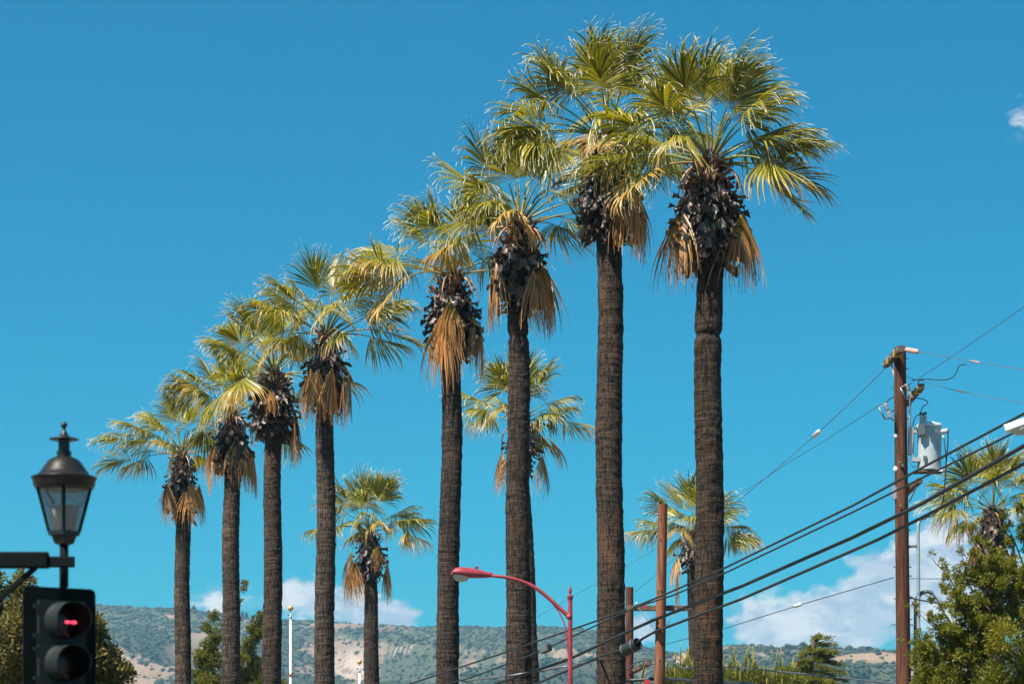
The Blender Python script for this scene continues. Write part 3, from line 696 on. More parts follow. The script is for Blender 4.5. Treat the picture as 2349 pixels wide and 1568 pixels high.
# ------------------------------------------------------------------ broadleaf and conifer trees
def tree(name, label, cat, base, trunk_top, limbs, blobs, n, size, mt, k=9, f=0.42, aspect=0.45, up=0.3, hang=0.0, r0=0.16, group=None, spread=0.95):
    root = thing(name, base, label, cat, group)
    mb = MB(); limb(mb, base, trunk_top, r0, r0 * 0.6, 0.06)
    mb.build('trunk', M['bark'], root, base, True)
    mb = MB()
    for (p, q, a, b_) in limbs: limb(mb, p, q, a, b_, 0.15)
    if mb.v: mb.build('branches', M['bark'], root, base, True)
    cs, rs = sub_blobs(blobs, k, f, spread)
    leaf_cloud('crown', cs, rs, n, size, mt, root, base, aspect, up, 0.25, hang)
    return root
# olive-brown tree behind the traffic signal
d = 42.0
def bl(u, v, r, dd, sq=(1, 1, 1), off=0.0): return (tuple(P(u, v, dd + off)), (m(r, dd) * sq[0], m(r, dd) * sq[1], m(r, dd) * sq[2]))
bs = [bl(55, 1400, 72, d), bl(-30, 1390, 80, d), bl(20, 1480, 95, d, off=-.5), bl(120, 1450, 80, d), bl(190, 1470, 72, d), bl(232, 1520, 62, d), bl(265, 1575, 50, d), bl(160, 1560, 100, d), bl(60, 1600, 110, d), bl(-60, 1520, 110, d), bl(210, 1650, 90, d), bl(90, 1700, 110, d)]
tp = P(90, 1640, d); gb = Vector((tp.x, d, 0))
tree('street_tree', 'olive brown leafy tree out of focus behind the traffic signal', 'tree', gb, tp, [(tp, P(55, 1400, d), .08, .02), (tp, P(200, 1480, d), .08, .02), (tp, P(-60, 1450, d), .07, .02), (tp, P(250, 1560, d), .06, .02)], bs, 42000, 0.10, M['leaf_olive'], 14, 0.34, 0.5)
# glossy dark tree at the right edge
d = 36.0
tp = P(2370, 1600, d); gb = Vector((tp.x, d, 0))
tips = [(2134, 1272, 9), (2165, 1300, 13), (2154, 1332, 10), (2180, 1352, 22), (2078, 1383, 8), (2105, 1395, 13), (2060, 1467, 9), (2090, 1458, 14), (2080, 1497, 8), (2140, 1420, 16), (2215, 1215, 9), (2250, 1225, 22), (2205, 1258, 15), (2305, 1190, 20), (2340, 1160, 15), (2230, 1265, 18),
        (2195, 1300, 15), (2190, 1335, 18), (2235, 1330, 22), (2150, 1365, 15), (2200, 1395, 20), (2130, 1475, 22), (2170, 1440, 24), (2115, 1520, 15), (2215, 1430, 24)]
lm = [(tp.lerp(P(u + 90, v + 40, d), .45), P(u, v, d + rng.normal(0, .2)), .022, .003) for (u, v, r) in tips]
bs = []
for (u, v, r) in tips:
    for q in (0.0, .09, .18, .28, .40):
        bs.append(bl(u + (2370 - u) * q + rng.normal(0, 7), v + (1600 - v) * q * .8 + rng.normal(0, 7), (r * .62 + 12 * q) , d, off=rng.normal(0, .25)))
bs = bs + [bl(2125, 1495, 34, d), bl(2110, 1545, 40, d), bl(2170, 1445, 34, d), bl(2195, 1390, 28, d), bl(2232, 1320, 28, d), bl(2150, 1590, 60, d), bl(2295, 1290, 34, d), bl(2350, 1240, 34, d), bl(2335, 1340, 52, d), bl(2260, 1345, 38, d), bl(2275, 1440, 50, d), bl(2345, 1430, 70, d, off=.3), bl(2210, 1490, 55, d), bl(2150, 1530, 42, d), bl(2290, 1520, 80, d, off=-.3), bl(2180, 1580, 70, d), bl(2390, 1540, 80, d), bl(2300, 1610, 90, d), bl(2420, 1400, 90, d), bl(2430, 1300, 60, d), bl(2480, 1550, 110, d)]
tree('street_tree', 'dark glossy leafed tree reaching left past the transformer pole', 'tree', gb, tp, lm, bs, 98000, 0.052, M['leaf_oak'], 9, 0.42, 0.38, r0=.12)
# yellow-green juniper behind the palms at left
d = 112.0
tp = P(540, 1470, d); gb = Vector((P(545, 1568, d).x, d, 0))
ju = [(490, 1412, 14), (478, 1440, 16), (500, 1455, 20), (485, 1480, 24), (470, 1510, 28), (500, 1520, 30), (465, 1555, 34), (520, 1565, 40), (562, 1338, 9), (555, 1352, 7), (545, 1380, 9), (540, 1420, 12), (595, 1418, 16), (605, 1440, 20), (585, 1455, 18), (572, 1475, 18), (560, 1500, 26), (590, 1530, 32), (610, 1560, 36), (555, 1550, 36), (640, 1580, 22), (480, 1600, 60), (560, 1610, 70), (575, 1442, 14)]
tree('juniper_tree', 'yellow green juniper with two ragged spires between palm trunks', 'conifer', gb, tp, [(tp, P(562, 1336, d), .06, .015), (P(510, 1568, d), P(490, 1400, d), .08, .015), (P(560, 1568, d), P(600, 1420, d), .08, .015)],
     [bl(u, v, r, d) for (u, v, r) in ju], 42000, 0.13, M['leaf_conifer'], 10, 0.42, 0.35)
# layered cedar at the right
d = 120.0
tp = P(1868, 1462, d); gb = Vector((P(1860, 1568, d).x, d, 0))
ce, lm = [], []
for (u0, v0, u1, v1, th) in [(1866, 1462, 1905, 1458, 3.5), (1866, 1470, 1880, 1452, 4), (1868, 1478, 1918, 1474, 4), (1866, 1482, 1840, 1494, 5), (1868, 1490, 1920, 1492, 6), (1864, 1492, 1834, 1502, 5), (1866, 1505, 1905, 1500, 7), (1864, 1512, 1825, 1518, 6), (1868, 1512, 1930, 1520, 6), (1864, 1522, 1790, 1532, 6), (1866, 1525, 1935, 1540, 6), (1862, 1535, 1778, 1530, 4.5), (1864, 1540, 1800, 1550, 7), (1866, 1540, 1940, 1556, 7), (1864, 1552, 1810, 1566, 8), (1868, 1555, 1930, 1572, 9), (1864, 1570, 1780, 1580, 9), (1866, 1580, 1950, 1590, 10)]:
    dz = rng.uniform(-1.2, 1.2)
    lm.append((P(u0, v0, d), P(u1, v1, d + dz), .035, .008))
    for t in np.linspace(0.1, 1, 8):
        ce.append(bl(u0 + (u1 - u0) * t, v0 + (v1 - v0) * t + 3 * t * t, th * (1.25 - 0.55 * t), d, (1.8, 1.8, .38), dz * t))
tree('cedar_tree', 'green cedar with flat drooping tiers in front of the golden hill', 'conifer', gb, tp, lm, ce, 22000, 0.15, M['leaf_cedar'], 4, 0.5, 0.22, up=-0.1, hang=0.15, spread=.8)
# pines with upright candles
d = 104.0
def pine(label, u0, u1, vtop, seed):
    global rng
    rng = np.random.default_rng(seed)
    um = (u0 + u1) / 2; tp = P(um, 1560, d); gb = Vector((tp.x, d, 0))
    root = thing('pine_tree', gb, label, 'pine tree', 'bright pines with upright shoots')
    mb = MB(); limb(mb, gb, tp, .16, .06, .03); mb.build('trunk', M['bark'], root, gb, True)
    cs, cand = [], MB()
    for i in range(int((u1 - u0) * 0.42)):
        u = rng.uniform(u0, u1); hh = (1 - ((u - um) / ((u1 - u0) / 2 + 1)) ** 2)
        v = vtop + 48 + (1 - hh) * 18 + rng.uniform(-34, 45); dd = d + rng.uniform(-1.2, 1.2)
        p = P(u, v, dd); L = m(rng.uniform(24, 52), d)
        cs.append((p, L))
        cand.tube([p, p + Vector((rng.normal(0, .02), 0, L * .6)), p + Vector((rng.normal(0, .03), 0, L))], [.035, .03, .008], 5)
    co = cand.build('candles', M['leaf_pine'], root, gb, True); co.color = (0.0, 0.6, 0, 1); co['kind'] = 'stuff'
    for o in root.children:
        if o.name.startswith('candles'): set_attr(o, 'r', np.full(len(o.data.vertices), 1.0)); set_attr(o, 't', np.tile(np.repeat([0.4, 0.8, 0.95], 5), len(cs)))
    cc = [tuple(p - Vector((0, 0, .25))) for p, L in cs] + [tuple(P(rng.uniform(u0, u1), rng.uniform(1555, 1640), d)) for _ in range(30)]
    rr = [(0.20, 0.20, 0.42)] * len(cs) + [(0.6, 0.6, 0.5)] * 30
    leaf_cloud('crown', cc, rr, 9000, 0.22, M['leaf_pine'], root, gb, 0.10, 1.0, 0.1)
pine('bright green pine beside the rightmost tall trunk, shoots standing upright', 1655, 1745, 1495, 5)
pine('bright green pine right of centre below the cedar, thick with upright shoots', 1735, 1835, 1512, 6)
pine('small bright pine between the wooden pole and the rightmost tall trunk', 1530, 1600, 1500, 8)
rng = np.random.default_rng(99)
# single trees on the skyline
def ridge_tree(u, v, hpx, wpx, D, label, cat, cone=True):
    base = P(u, v, D); base.z -= 2
    root = thing('ridge_tree', base, label, cat, 'lone trees on the hill crest')
    h, wd = m(hpx, D) + 2, m(wpx, D)
    mb = MB(); mb.tube([base, base + Vector((0, 0, h * .8))], [.5, .15], 6); mb.build('trunk', M['bark'], root, base, True)
    if cone: bs = [((base.x + rng.normal(0, wd * .08), base.y, base.z + h * t), (wd * .62 * (1.08 - t), wd * .62 * (1.08 - t), h * .09)) for t in np.linspace(.2, .98, 11)]
    else: bs = [((base.x + rng.normal(0, wd * .25), base.y + rng.normal(0, wd * .2), base.z + h * (.35 + .4 * rng.random())), (wd * .35, wd * .35, h * .3)) for _ in range(7)]
    leaf_cloud('crown', [b[0] for b in bs], [b[1] for b in bs], 900, 1.5, M['leaf_hill'], root, base, .6, .1, .3)
ridge_tree(458 - 13, 1401, 13, 11, D1, 'dark conifer on the skyline right of the leftmost palm trunk', 'conifer')
ridge_tree(556, 1415, 14, 7, D1, 'taller of two small conifers paired on the skyline', 'conifer')
ridge_tree(566, 1416, 13, 6, D1, 'slimmer right one of two small conifers paired on the skyline', 'conifer')
ridge_tree(730, 1424, 9, 9, D1, 'round dark bush tree on the crest right of the white flagpole', 'tree', False)
ridge_tree(1812, 1486, 9, 24, D2, 'broad dark tree clump on the crest left of the cedar', 'tree', False)
ridge_tree(1842, 1485, 12, 18, D2, 'taller round tree on the crest beside the cedar tip', 'tree', False)
ridge_tree(1992, 1490, 7, 8, D2, 'small round tree alone on the golden hill crest', 'tree', False)

# ------------------------------------------------------------------ wooden poles
def shaft(root, base, p0, p1, r0, r1, mt, name='shaft'):
    mb = MB(); N = 24; pts = [Vector(p0).lerp(Vector(p1), i / N) for i in range(N + 1)]
    mb.tube(pts, [(r0 + (r1 - r0) * i / N) * (1 + 0.012 * math.sin(i * 2.1)) for i in range(N + 1)], 20)
    return autosmooth(mb.build(name, mt, root, base, True), 50)
def insulator(mb, p, q, r, n, core=0.4):
    """ribbed insulator from p to q"""
    p, q = Vector(p), Vector(q); L = (q - p).length; pr = [(r * core, 0)]
    for i in range(n):
        a = L * (i + .12) / n; pr += [(r * core, a), (r, a + L * .28 / n), (r * .92, a + L * .42 / n), (r * core, a + L * .62 / n)]
    pr.append((r * core, L)); mb.lathe(p, pr, 14, (q - p)); return mb

d = 50.0
b0 = P(2073, 1568, d); t0 = P(2064, 797, d); slope = (t0.x - b0.x) / (t0.z - b0.z)
UPB = Vector((b0.x - slope * b0.z, d, 0))
up = thing('utility_pole', UPB, 'tall brown wooden utility pole carrying the grey transformer', 'utility pole')
shaft(up, UPB, UPB, t0, .17, .125, M['pole'])
pole_x = lambda v: (2064 + (v - 797) * 9 / 771.0)
arms = []
def crossarm(root, base, p, q, wd, ht, tags=()):
    o = MB().beam(p, q, wd, ht, .008).build('crossarm', M['arm'], root, base)
    t, s, n = frame_of(Vector(q) - Vector(p))
    for f in tags:
        c = Vector(p).lerp(Vector(q), f)
        mb = MB(); mb.box(c, t, s, n, (.10, wd + .012, ht + .012)); mb.build('marker_tag', M['yellow'], o, base)
    for f in (0.04, 0.5, 0.96):
        c = Vector(p).lerp(Vector(q), f); mb = MB(); mb.tube([c - s * (wd / 2 + .04), c + s * (wd / 2 + .04)], .012, 6); mb.build('bolt', M['steel'], o, base)
    return o
a1n, a1f = P(2067, 799, 48.9), P(2032, 836, 51.3)
crossarm(up, UPB, a1n, a1f, .12, .13, (.28, .72))
a2n, a2f = P(2114, 886, 48.8), P(2078, 926, 51.4)
crossarm(up, UPB, a2n, a2f, .12, .12, (.22,))
a3n, a3f = P(2110, 1101, 48.9), P(2074, 1134, 51.2)
crossarm(up, UPB, a3n, a3f, .11, .11)
for (u0, v0, u1, v1, dd0, dd1) in [(2042, 826, 2054, 872, 50.6, 49.95), (2104, 1112, 2086, 1150, 49.4, 49.95)]:
    MB().beam(P(u0, v0, dd0), P(u1, v1, dd1), .035, .008).build('arm_brace', M['steel'], up, UPB)
def on_pole(v, side): return P(pole_x(v) + side * (13.5 + (v - 797) * 3.2 / 771), v, d)
k = 0
for v in (822, 845, 880, 890, 960, 1215, 1253, 1300, 1320, 1372, 1420, 1432, 1518, 1550):
    for sd in ((-1, 1) if k % 2 else (1,)):
        p = on_pole(v, sd); mb = MB(); mb.tube([p - Vector((sd * .03, 0, 0)), p + Vector((sd * (.10 if v in (1432, 1518) else .05), -.01, 0))], .012, 6)
        mb.build('step_bolt', M['dark_grey'], up, UPB)
    k += 1
for v in (1000, 1076):
    p = on_pole(v, -1) + Vector((0, -.03, 0)); mb = MB(); mb.lathe(p + Vector((.03, 0, 0)), [(.065, 0), (.065, .02), (.05, .05), (.02, .065)], 14, (-1, -.25, 0)); autosmooth(mb.build('cap_plate', M['white'], up, UPB, True))
p = on_pole(1130, -1); MB().box(p + Vector((-.02, -.02, 0)), (1, 0, 0), (0, 1, 0), (0, 0, 1), (.08, .12, .26), .0).build('junction_box', M['steel'], up, UPB)
for sd, v in ((-1, 1060), (1, 1068), (-1, 1160)):
    p = P(pole_x(v) + sd * 3, v, d - .165); mb = MB(); mb.lathe(p, [(.03, 0), (.03, .03), (.015, .035)], 10, (0, -1, 0)); mb.build('bolt_head', M['dark_grey'], up, UPB)

# transformer
tc_u = 2132.0; td = 50.0
tt, tb = P(tc_u, 980, td), P(tc_u, 1079, td)
TB = tb.copy()
tf = thing('transformer', TB, 'pale grey cylindrical transformer hung on the tall brown pole', 'transformer')
rT = m(27, td); hT = tt.z - tb.z
tank = MB(); tank.lathe(tb, [(rT * .93, 0), (rT, .015), (rT, hT - .02), (rT * 1.03, hT - .015), (rT * 1.03, hT + .01)], 36); autosmooth(tank.build('tank', M['grey_paint'], tf, TB, True))
lid = MB(); lid.lathe(tt + Vector((0, 0, .012)), [(rT * 1.07, 0), (rT * 1.07, .03), (rT * .95, .055), (rT * .4, .10), (.02, .11)], 36); autosmooth(lid.build('lid', M['white'], tf, TB, True))
for (u, v0, v1, dd) in [(2112, 977, 952, td - .10), (2118, 974, 954, td + .05), (2123, 978, 952, td - .06)]:
    o = autosmooth(insulator(MB(), P(u, v0, dd), P(u, v1, dd), .042, 6).build('bushing', M['porcelain'], tf, TB, True), 35)
    q = P(u, v1 - 1, dd); mb = MB(); mb.lathe(q, [(.02, 0), (.03, .02), (.03, .05), (.012, .06)], 10); mb.build('terminal', M['dark_grey'], o, TB, True)
o = autosmooth(insulator(MB(), P(2156, 990, td - .1), P(2175, 987, td - .22), .055, 3, .75).build('side_bushing', M['porcelain'], tf, TB, True), 35)
mb = MB(); mb.tube([P(2160, 999, td - .1), P(2164, 1001, td - .15), P(2166, 1006, td - .15)], .02, 8); mb.build('low_bushing', M['porcelain'], tf, TB, True)
MB().box(P(2114, 985, td - rT - .02), (1, 0, 0), (0, 1, 0), (0, 0, 1), (m(13, td), .14, m(25, td))).build('arrester_box', M['dark_grey'], tf, TB)
MB().box(P(2124, 988, td - rT * .95), (1, 0, -.12), (0, 1, 0), (0.12, 0, 1), (m(14, td), .03, m(20, td))).build('nameplate', M['grey_paint'], tf, TB)
MB().box(P(2122, 1061 - 10, td - rT - .0), (1, 0, 0), (0, 1, 0), (0, 0, 1), (m(8, td), .03, m(12, td))).build('small_plate', M['dark_grey'], tf, TB)
for v in (1006 - 2, 1068 - 0):
    pass
MB().box(P(2093, 1017, td - .02), (1, 0, 0), (0, 1, 0), (0, 0, 1), (m(6, td), .10, m(80, td))).build('mount_rail', M['steel'], tf, TB)
MB().box(P(2087, 1010, td), (1, 0, 0), (0, 1, 0), (0, 0, 1), (m(5, td), .16, m(64, td))).build('mount_plate', M['dark_grey'], tf, TB)
for v in (988, 1054): MB().box(P(2102, v, td - .06), (1, 0, 0), (0, 1, 0), (0, 0, 1), (m(14, td), .16, m(11 if v < 1000 else 9, td))).build('hanger', M['grey_paint'], tf, TB)
MB().box(P(2130, 1082, td - .02), (1, 0, 0), (0, 1, 0), (0, 0, 1), (m(62, td), rT * 1.5, m(4, td))).build('base_bar', M['arm'], tf, TB)
MB().box(P(2155, 1078.5, td - .2), (1, 0, 0), (0, 1, 0), (0, 0, 1), (m(14, td), .08, m(4, td))).build('base_lug', M['white'], tf, TB)
for v in (988,): MB().box(P(2145, v - 1, td - rT), (1, 0, 0), (0, 1, 0), (0, 0, 1), (m(2.2, td), .05, m(8, td))).build('lid_clamp', M['white'], tf, TB)
def cut_out(label, u0, v0, u1, v1, dd):
    """fuse cutout: leaning ribbed insulator with a fuse tube hinged beside it"""
    p, q = P(u0, v0, dd), P(u1, v1, dd); B = q.copy()
    r_ = thing('fuse_cutout', B, label, 'fuse cutout', 'fuse cutouts on the utility pole')
    mid = p.lerp(q, .5)
    autosmooth(insulator(MB(), p, p.lerp(q, .44), .052, 4, .62).build('insulator', M['porcelain'], r_, B, True), 35)
    autosmooth(insulator(MB(), p.lerp(q, .56), q, .052, 4, .62).build('insulator', M['porcelain'], r_, B, True), 35)
    mb = MB(); mb.tube([p.lerp(q, .43), p.lerp(q, .57)], .034, 12); mb.build('clamp_band', M['steel'], r_, B, True)
    off = P(u0 - 15, v0 + 9, dd) - p
    a, b = p + off, q + P(u1 - 13, v1 + 3, dd) - P(u1, v1, dd)
    mb = MB(); mb.tube([a, b], .017, 8); mb.build('fuse_tube', M['wire_light'], r_, B, True)
    mb = MB(); mb.beam(p, a, .03, .02); mb.build('top_arm', M['steel'], r_, B); mb = MB(); mb.beam(q, b, .03, .03); mb.build('hinge', M['dark_grey'], r_, B)
    return r_
cut_out('fuse cutout hanging left of the tall brown pole', 2031, 925, 2043, 958, 49.8)
cut_out('fuse cutout in front of the tall brown pole under its top arm', 2080, 880, 2092, 912, 49.55)
mb = MB(); mb.beam(P(2043, 942, 49.8), P(2052, 942, 49.9), .03, .03); mb.build('cutout_bracket', M['steel'], up, UPB)
mb = MB(); mb.tube([P(2089, 915, 49.7), P(2087, 960, 49.8), P(2087, 1018, 49.85)], .022, 8); mb.build('ground_rod', M['steel'], up, UPB, True)
# conduit risers on stand-off brackets
mb = MB(); mb.tube([Vector((P(2109, 1568, d).x, d, 0)), P(2108, 1530, d), P(2106, 1225, d), P(2106, 1205, d), P(2109, 1193, d), P(2116, 1188, d), P(2124, 1187, d)], .036, 12); autosmooth(mb.build('conduit', M['steel'], up, UPB, True))
mb = MB(); mb.tube([Vector((P(2101, 1568, d).x, d + .1, 0)), P(2101, 1400, d + .1), P(2102, 1375, d + .1), P(2112, 1360, d + .1), P(2128, 1355, d + .1), P(2140, 1360, d + .1)], .045, 12); autosmooth(mb.build('riser', M['dark_grey'], up, UPB, True))
for v in (1253, 1535): MB().beam(on_pole(v, 1), P(2109, v - 1, d), .06, .045).build('standoff_bracket', M['dark_grey'], up, UPB)

# pole with a crossarm in the middle of the picture
d = 50.0
b0, t0 = P(1513, 1568, d), P(1520.5, 1156, d); sl = (t0.x - b0.x) / (t0.z - b0.z); MPB = Vector((b0.x - sl * b0.z, d, 0))
mp = thing('utility_pole', MPB, 'reddish wooden pole with flat top holding the thick black cables', 'utility pole')
shaft(mp, MPB, MPB, t0, .128, .097, M['pole2'])
ya = d + .15
crossarm(mp, MPB, P(1437, 1394, ya), P(1586, 1394, ya), .09, .115)
for (u0, v0, u1, v1) in [(1463, 1391, 1508, 1452), (1551, 1395, 1523, 1447)]:
    MB().beam(P(u0, v0, ya - .07), P(u1, v1, d - .02 if u0 < 1500 else d), .03, .008).build('arm_brace', M['steel'], mp, MPB)
for (u, v) in [(1500, 1420), (1503, 1449)]:
    MB().box(P(u, v, d - .10), (1, 0, .3), (0, 1, 0), (-.3, 0, 1), (.14, .06, .06)).build('cable_clamp', M['dark_grey'], mp, MPB)
mb = MB(); insulator(mb, P(1461, 1391, ya - .03), P(1460, 1380, ya - .03), .035, 2); mb.build('insulator', M['porcelain'], mp, MPB, True)
MB().box(P(1480, 1391, ya - .12), (1, 0, .4), (0, 1, 0), (-.4, 0, 1), (.05, .02, .09)).build('red_tag', M['red_sign'], mp, MPB)
for v in (1180, 1230, 1350, 1440, 1510):
    p = P(1517 - (v - 1156) * .01 + rng.normal(0, 3), v, d - .118); mb = MB(); mb.lathe(p, [(.014, 0), (.014, .02), (.006, .024)], 8, (0, -1, 0)); mb.build('bolt_head', M['dark_grey'], mp, MPB)
# short pole behind
d = 80.0
FPB = Vector((P(1444, 1568, d).x, d, 0))
fp = thing('utility_pole', FPB, 'short dark brown pole mostly hidden beside the second palm trunk', 'utility pole')
shaft(fp, FPB, FPB, P(1444, 1346, d), .15, .13, M['pole'])
crossarm(fp, FPB, P(1490, 1519, 78.6), P(1425, 1552, 81.2), .14, .15)
MB().beam(P(1482, 1517, 78.7), P(1467, 1572, 79.4), .06, .03).build('arm_brace', simple('bleached_wood', (.36, .24, .12), .7), fp, FPB)
for (u, v) in [(1455, 1517), (1466, 1514), (1478, 1512)]:
    mb = MB(); insulator(mb, P(u, v + 8, 79.2), P(u, v, 79.2), .04, 2); mb.build('insulator', M['dark_grey'], fp, FPB, True)
MB().box(P(1484, 1566, 79.0), (1, 0, 0), (0, 1, 0), (0, 0, 1), (m(14, 79), .03, m(16, 79))).build('red_sign', M['red_sign'], fp, FPB)

# ------------------------------------------------------------------ cables and wires
def cable(name, label, pts, r, mt, group, sag=0.0, n=14, sides=6, cat='cable'):
    pts = [Vector(p) for p in pts]; out = []
    for a, b in zip(pts[:-1], pts[1:]):
        for i in range(n):
            t = i / n; q = a.lerp(b, t); q.z -= sag * 4 * t * (1 - t); out.append(q)
    out.append(pts[-1])
    o = MB().tube(out, r, sides).build(name, mt, None, (0, 0, 0), True)
    base = out[0]; o.data.transform(Matrix.Translation(-base)); o.location = base
    return tag(o, label, cat, group)
GC = 'thick black cables crossing the lower right'
cable('cable', 'uppermost of four black cables rising to the right edge', [P(938, 1568, 58), P(1160, 1495, 54.8), P(1366, 1424, 51.4), P(1463, 1388, 49.98), P(1536, 1358, 48.6), P(1666, 1300, 46.2), P(1958, 1158, 40.5), P(2110, 1075, 37.6), P(2349, 948, 34), P(2560, 835, 31)], .020, M['cable'], GC, .0, 8)
cable('cable', 'second cable from the top, with the square grey splice box', [P(1000, 1575, 57.5), P(1080, 1553, 56.5), P(1190, 1512, 54.5), P(1250, 1488, 53.4), P(1366, 1434, 51.4), P(1463, 1390, 49.9), P(1540, 1366, 48.6), P(1666, 1312, 46.2), P(1958, 1173, 40.5), P(2110, 1098, 37.6), P(2330, 990, 34.3), P(2560, 878, 31)], .017, M['cable'], GC, .0, 8)
cable('cable', 'thickest black cable, third from the top', [P(1135, 1568, 56), P(1301, 1513, 53), P(1390, 1471, 51.4), P(1448, 1444, 50.4), P(1500, 1421, 49.85), P(1703, 1343, 46), P(1958, 1231, 41.2), P(2110, 1157, 38.4), P(2349, 1022, 34.6), P(2560, 900, 31.5)], .032, M['cable'], GC, .0, 8)
cable('cable', 'lowest of the four thick cables, carrying the round splice case', [P(1227, 1568, 54), P(1390, 1500, 51.4), P(1425, 1490, 50.8), P(1448, 1484, 50.4), P(1475, 1463, 50.1), P(1502, 1448, 49.85), P(1703, 1372, 46), P(2016, 1236, 40.2), P(2120, 1184, 38.2), P(2349, 1063, 34.6), P(2560, 945, 31.5)], .027, M['cable'], GC, .0, 8)
c = P(1448, 1483, 50.38); ax = (P(1470, 1470, 50.2) - P(1424, 1494, 50.6)).normalized()
SB = c.copy(); sp_ = thing('splice_case', SB, 'round black splice case on the lowest thick cable', 'splice case')
mb = MB(); mb.lathe(c, [(.07, -.22), (.13, -.21), (.135, -.18), (.125, -.17), (.125, .06), (.135, .07), (.135, .10), (.125, .11), (.125, .20), (.115, .20), (.115, .12), (.03, .115)], 22, ax, caps=True); autosmooth(mb.build('shell', M['cable'], sp_, SB, True), 35)
for h in (-.195, .085): mb = MB(); mb.lathe(c, [(.134, h - .012), (.140, h - .008), (.140, h + .008), (.134, h + .012)], 22, ax, caps=False); mb.build('band', M['dark_grey'], sp_, SB, True)
c = P(1252, 1487, 53.35); a_, b_ = P(1236, 1494, 53.6), P(1268, 1479, 53.1); SB = c.copy()
sp_ = thing('splice_box', SB, 'square dark splice box on the second cable beside the red lamp post', 'splice box')
t_, s_, n_ = frame_of(b_ - a_); MB().box(c, t_, s_, n_, (m(30, 53.3), .14, .15), .01).build('shell', M['dark_grey'], sp_, SB)
for h in (-.09, .09): MB().box(c + t_ * h, t_, s_, n_, (.012, .148, .158)).build('band', M['dark_grey'], sp_, SB)
mb = MB(); mb.box(c + t_ * m(16, 53.3), t_, s_, n_, (.02, .07, .08)); mb.build('end_port', M['cable'], sp_, SB)
GW = 'thin overhead wires'
cable('wire', 'thin pale wire from the top crossarm down left, with white dead-end sleeve', [P(2033, 842, 51.2), P(1873, 995, 57), P(1700, 1142, 64), P(1559, 1270, 72.5), P(1448, 1363, 80)], .0085, M['wire_light'], GW, .02, 10, cat='wire')
cable('wire', 'thin grey wire crossing behind the fuse cutouts and rising off the right edge', [P(2520, 585, 31), P(2349, 703, 37), P(2080, 885, 50.2), P(2016, 930, 53), P(1806, 1062, 62), P(1714, 1121, 66.5), P(1539, 1234, 76), P(1436, 1298, 82), P(1315, 1366, 90), P(1235, 1412, 96), P(1100, 1490, 108)], .0058, M['wire'], GW, .02, 8, cat='wire')
cable('wire', 'faint upper right wire leaving the top crossarm with pink insulator discs', [P(2069, 798, 49), P(2080, 802, 48.6), P(2105, 806, 47.8), P(2180, 820, 45.8), P(2349, 848, 41.5), P(2520, 874, 38)], .0065, M['wire_light'], GW, .0, 6, cat='wire')
cable('wire', 'thin wire right of the pole, second below the pink insulator discs', [P(2078, 862, 49.8), P(2092, 868, 49.4), P(2200, 897, 46.4), P(2349, 924, 42), P(2520, 955, 38)], .006, M['wire_light'], GW, .0, 6, cat='wire')
cable('wire', 'thin dark wire over the clouds from the tall pole toward the pines', [P(2050, 1324, 49.9), P(2035, 1328, 50.5), P(1830, 1388, 58), P(1664, 1440, 66), P(1526, 1477, 74), P(1446, 1496, 79.8)], .010, M['wire'], GW, .0, 8, cat='wire')
cable('wire', 'low pale wire sloping right in front of the pines and cedar', [P(1440, 1535, 79.8), P(1460, 1517, 79.1), P(1492, 1511, 78.6), P(1540, 1516, 76), P(1566, 1531, 74), P(1663, 1528, 68), P(1860, 1546, 58), P(2068, 1569, 49.9)], .022, M['wire'], GW, .0, 8, cat='wire')
cable('wire', 'low pale wire running left past the red lamp post', [P(1060, 1562, 66.5), P(1160, 1549, 62), P(1180, 1547, 59.2), P(1301, 1527, 59.5), P(1370, 1512, 56.5), P(1440, 1500, 78)], .024, M['wire_light'], GW, .0, 6, cat='wire')
cable('cable_bundle', 'thick black cable bundle along the bottom between pole and palm', [P(1380, 1566, 78.5), P(1440, 1560, 79.2), P(1500, 1556, 79.0), P(1560, 1558, 77), P(1600, 1562, 74), P(1700, 1567, 68), P(1780, 1576, 63)], .055, M['cable'], GC, .0, 6, 8, cat='cable')
cable('wire', 'thin horizontal wire behind the conduit right of the tall pole', [P(2082, 1326, 49.95), P(2095, 1326, 49.8), P(2220, 1328, 44), P(2480, 1330, 39)], .008, M['wire'], GW, .0, 6, cat='wire')
cable('wire', 'dark wire from the lower pole into the leafy right tree', [P(2084, 1366, 49.95), P(2098, 1373, 49.6), P(2180, 1388, 46), P(2260, 1415, 43), P(2400, 1450, 39)], .016, M['cable'], GW, .0, 6, cat='wire')
cable('wire', 'dark cable curving down from the riser arch into the tree', [P(2138, 1359, 50.1), P(2150, 1375, 49.9), P(2165, 1405, 49.5), P(2190, 1440, 49), P(2240, 1490, 48.5)], .022, M['cable'], GW, .0, 6, cat='wire')
GJ = 'jumper leads around the transformer'
def arc(*q): return [P(*x) for x in q]
def smooth_pts(pts, it=2):
    for _ in range(it):
        o = [pts[0]]
        for a, b in zip(pts[:-1], pts[1:]): o += [a.lerp(b, .25), a.lerp(b, .75)]
        pts = o + [pts[-1]]
    return pts
def lead(label, pts, r=.010): cable('jumper_lead', label, smooth_pts(arc(*pts)), r, M['cable'], GJ, 0, 1, 5, cat='jumper lead')
lead('looping lead between the two upper right wires', [(2217, 836, 45.2), (2200, 836, 45.6), (2194, 856, 46), (2180, 870, 46.6), (2150, 871, 47.6), (2120, 869, 48.6), (2092, 871, 49.4)])
lead('lead curling from the front cutout down to the transformer bushings', [(2094, 913, 49.5), (2112, 913, 49.5), (2130, 920, 49.6), (2126, 928, 49.7), (2115, 932, 49.8), (2112, 952, 49.9)])
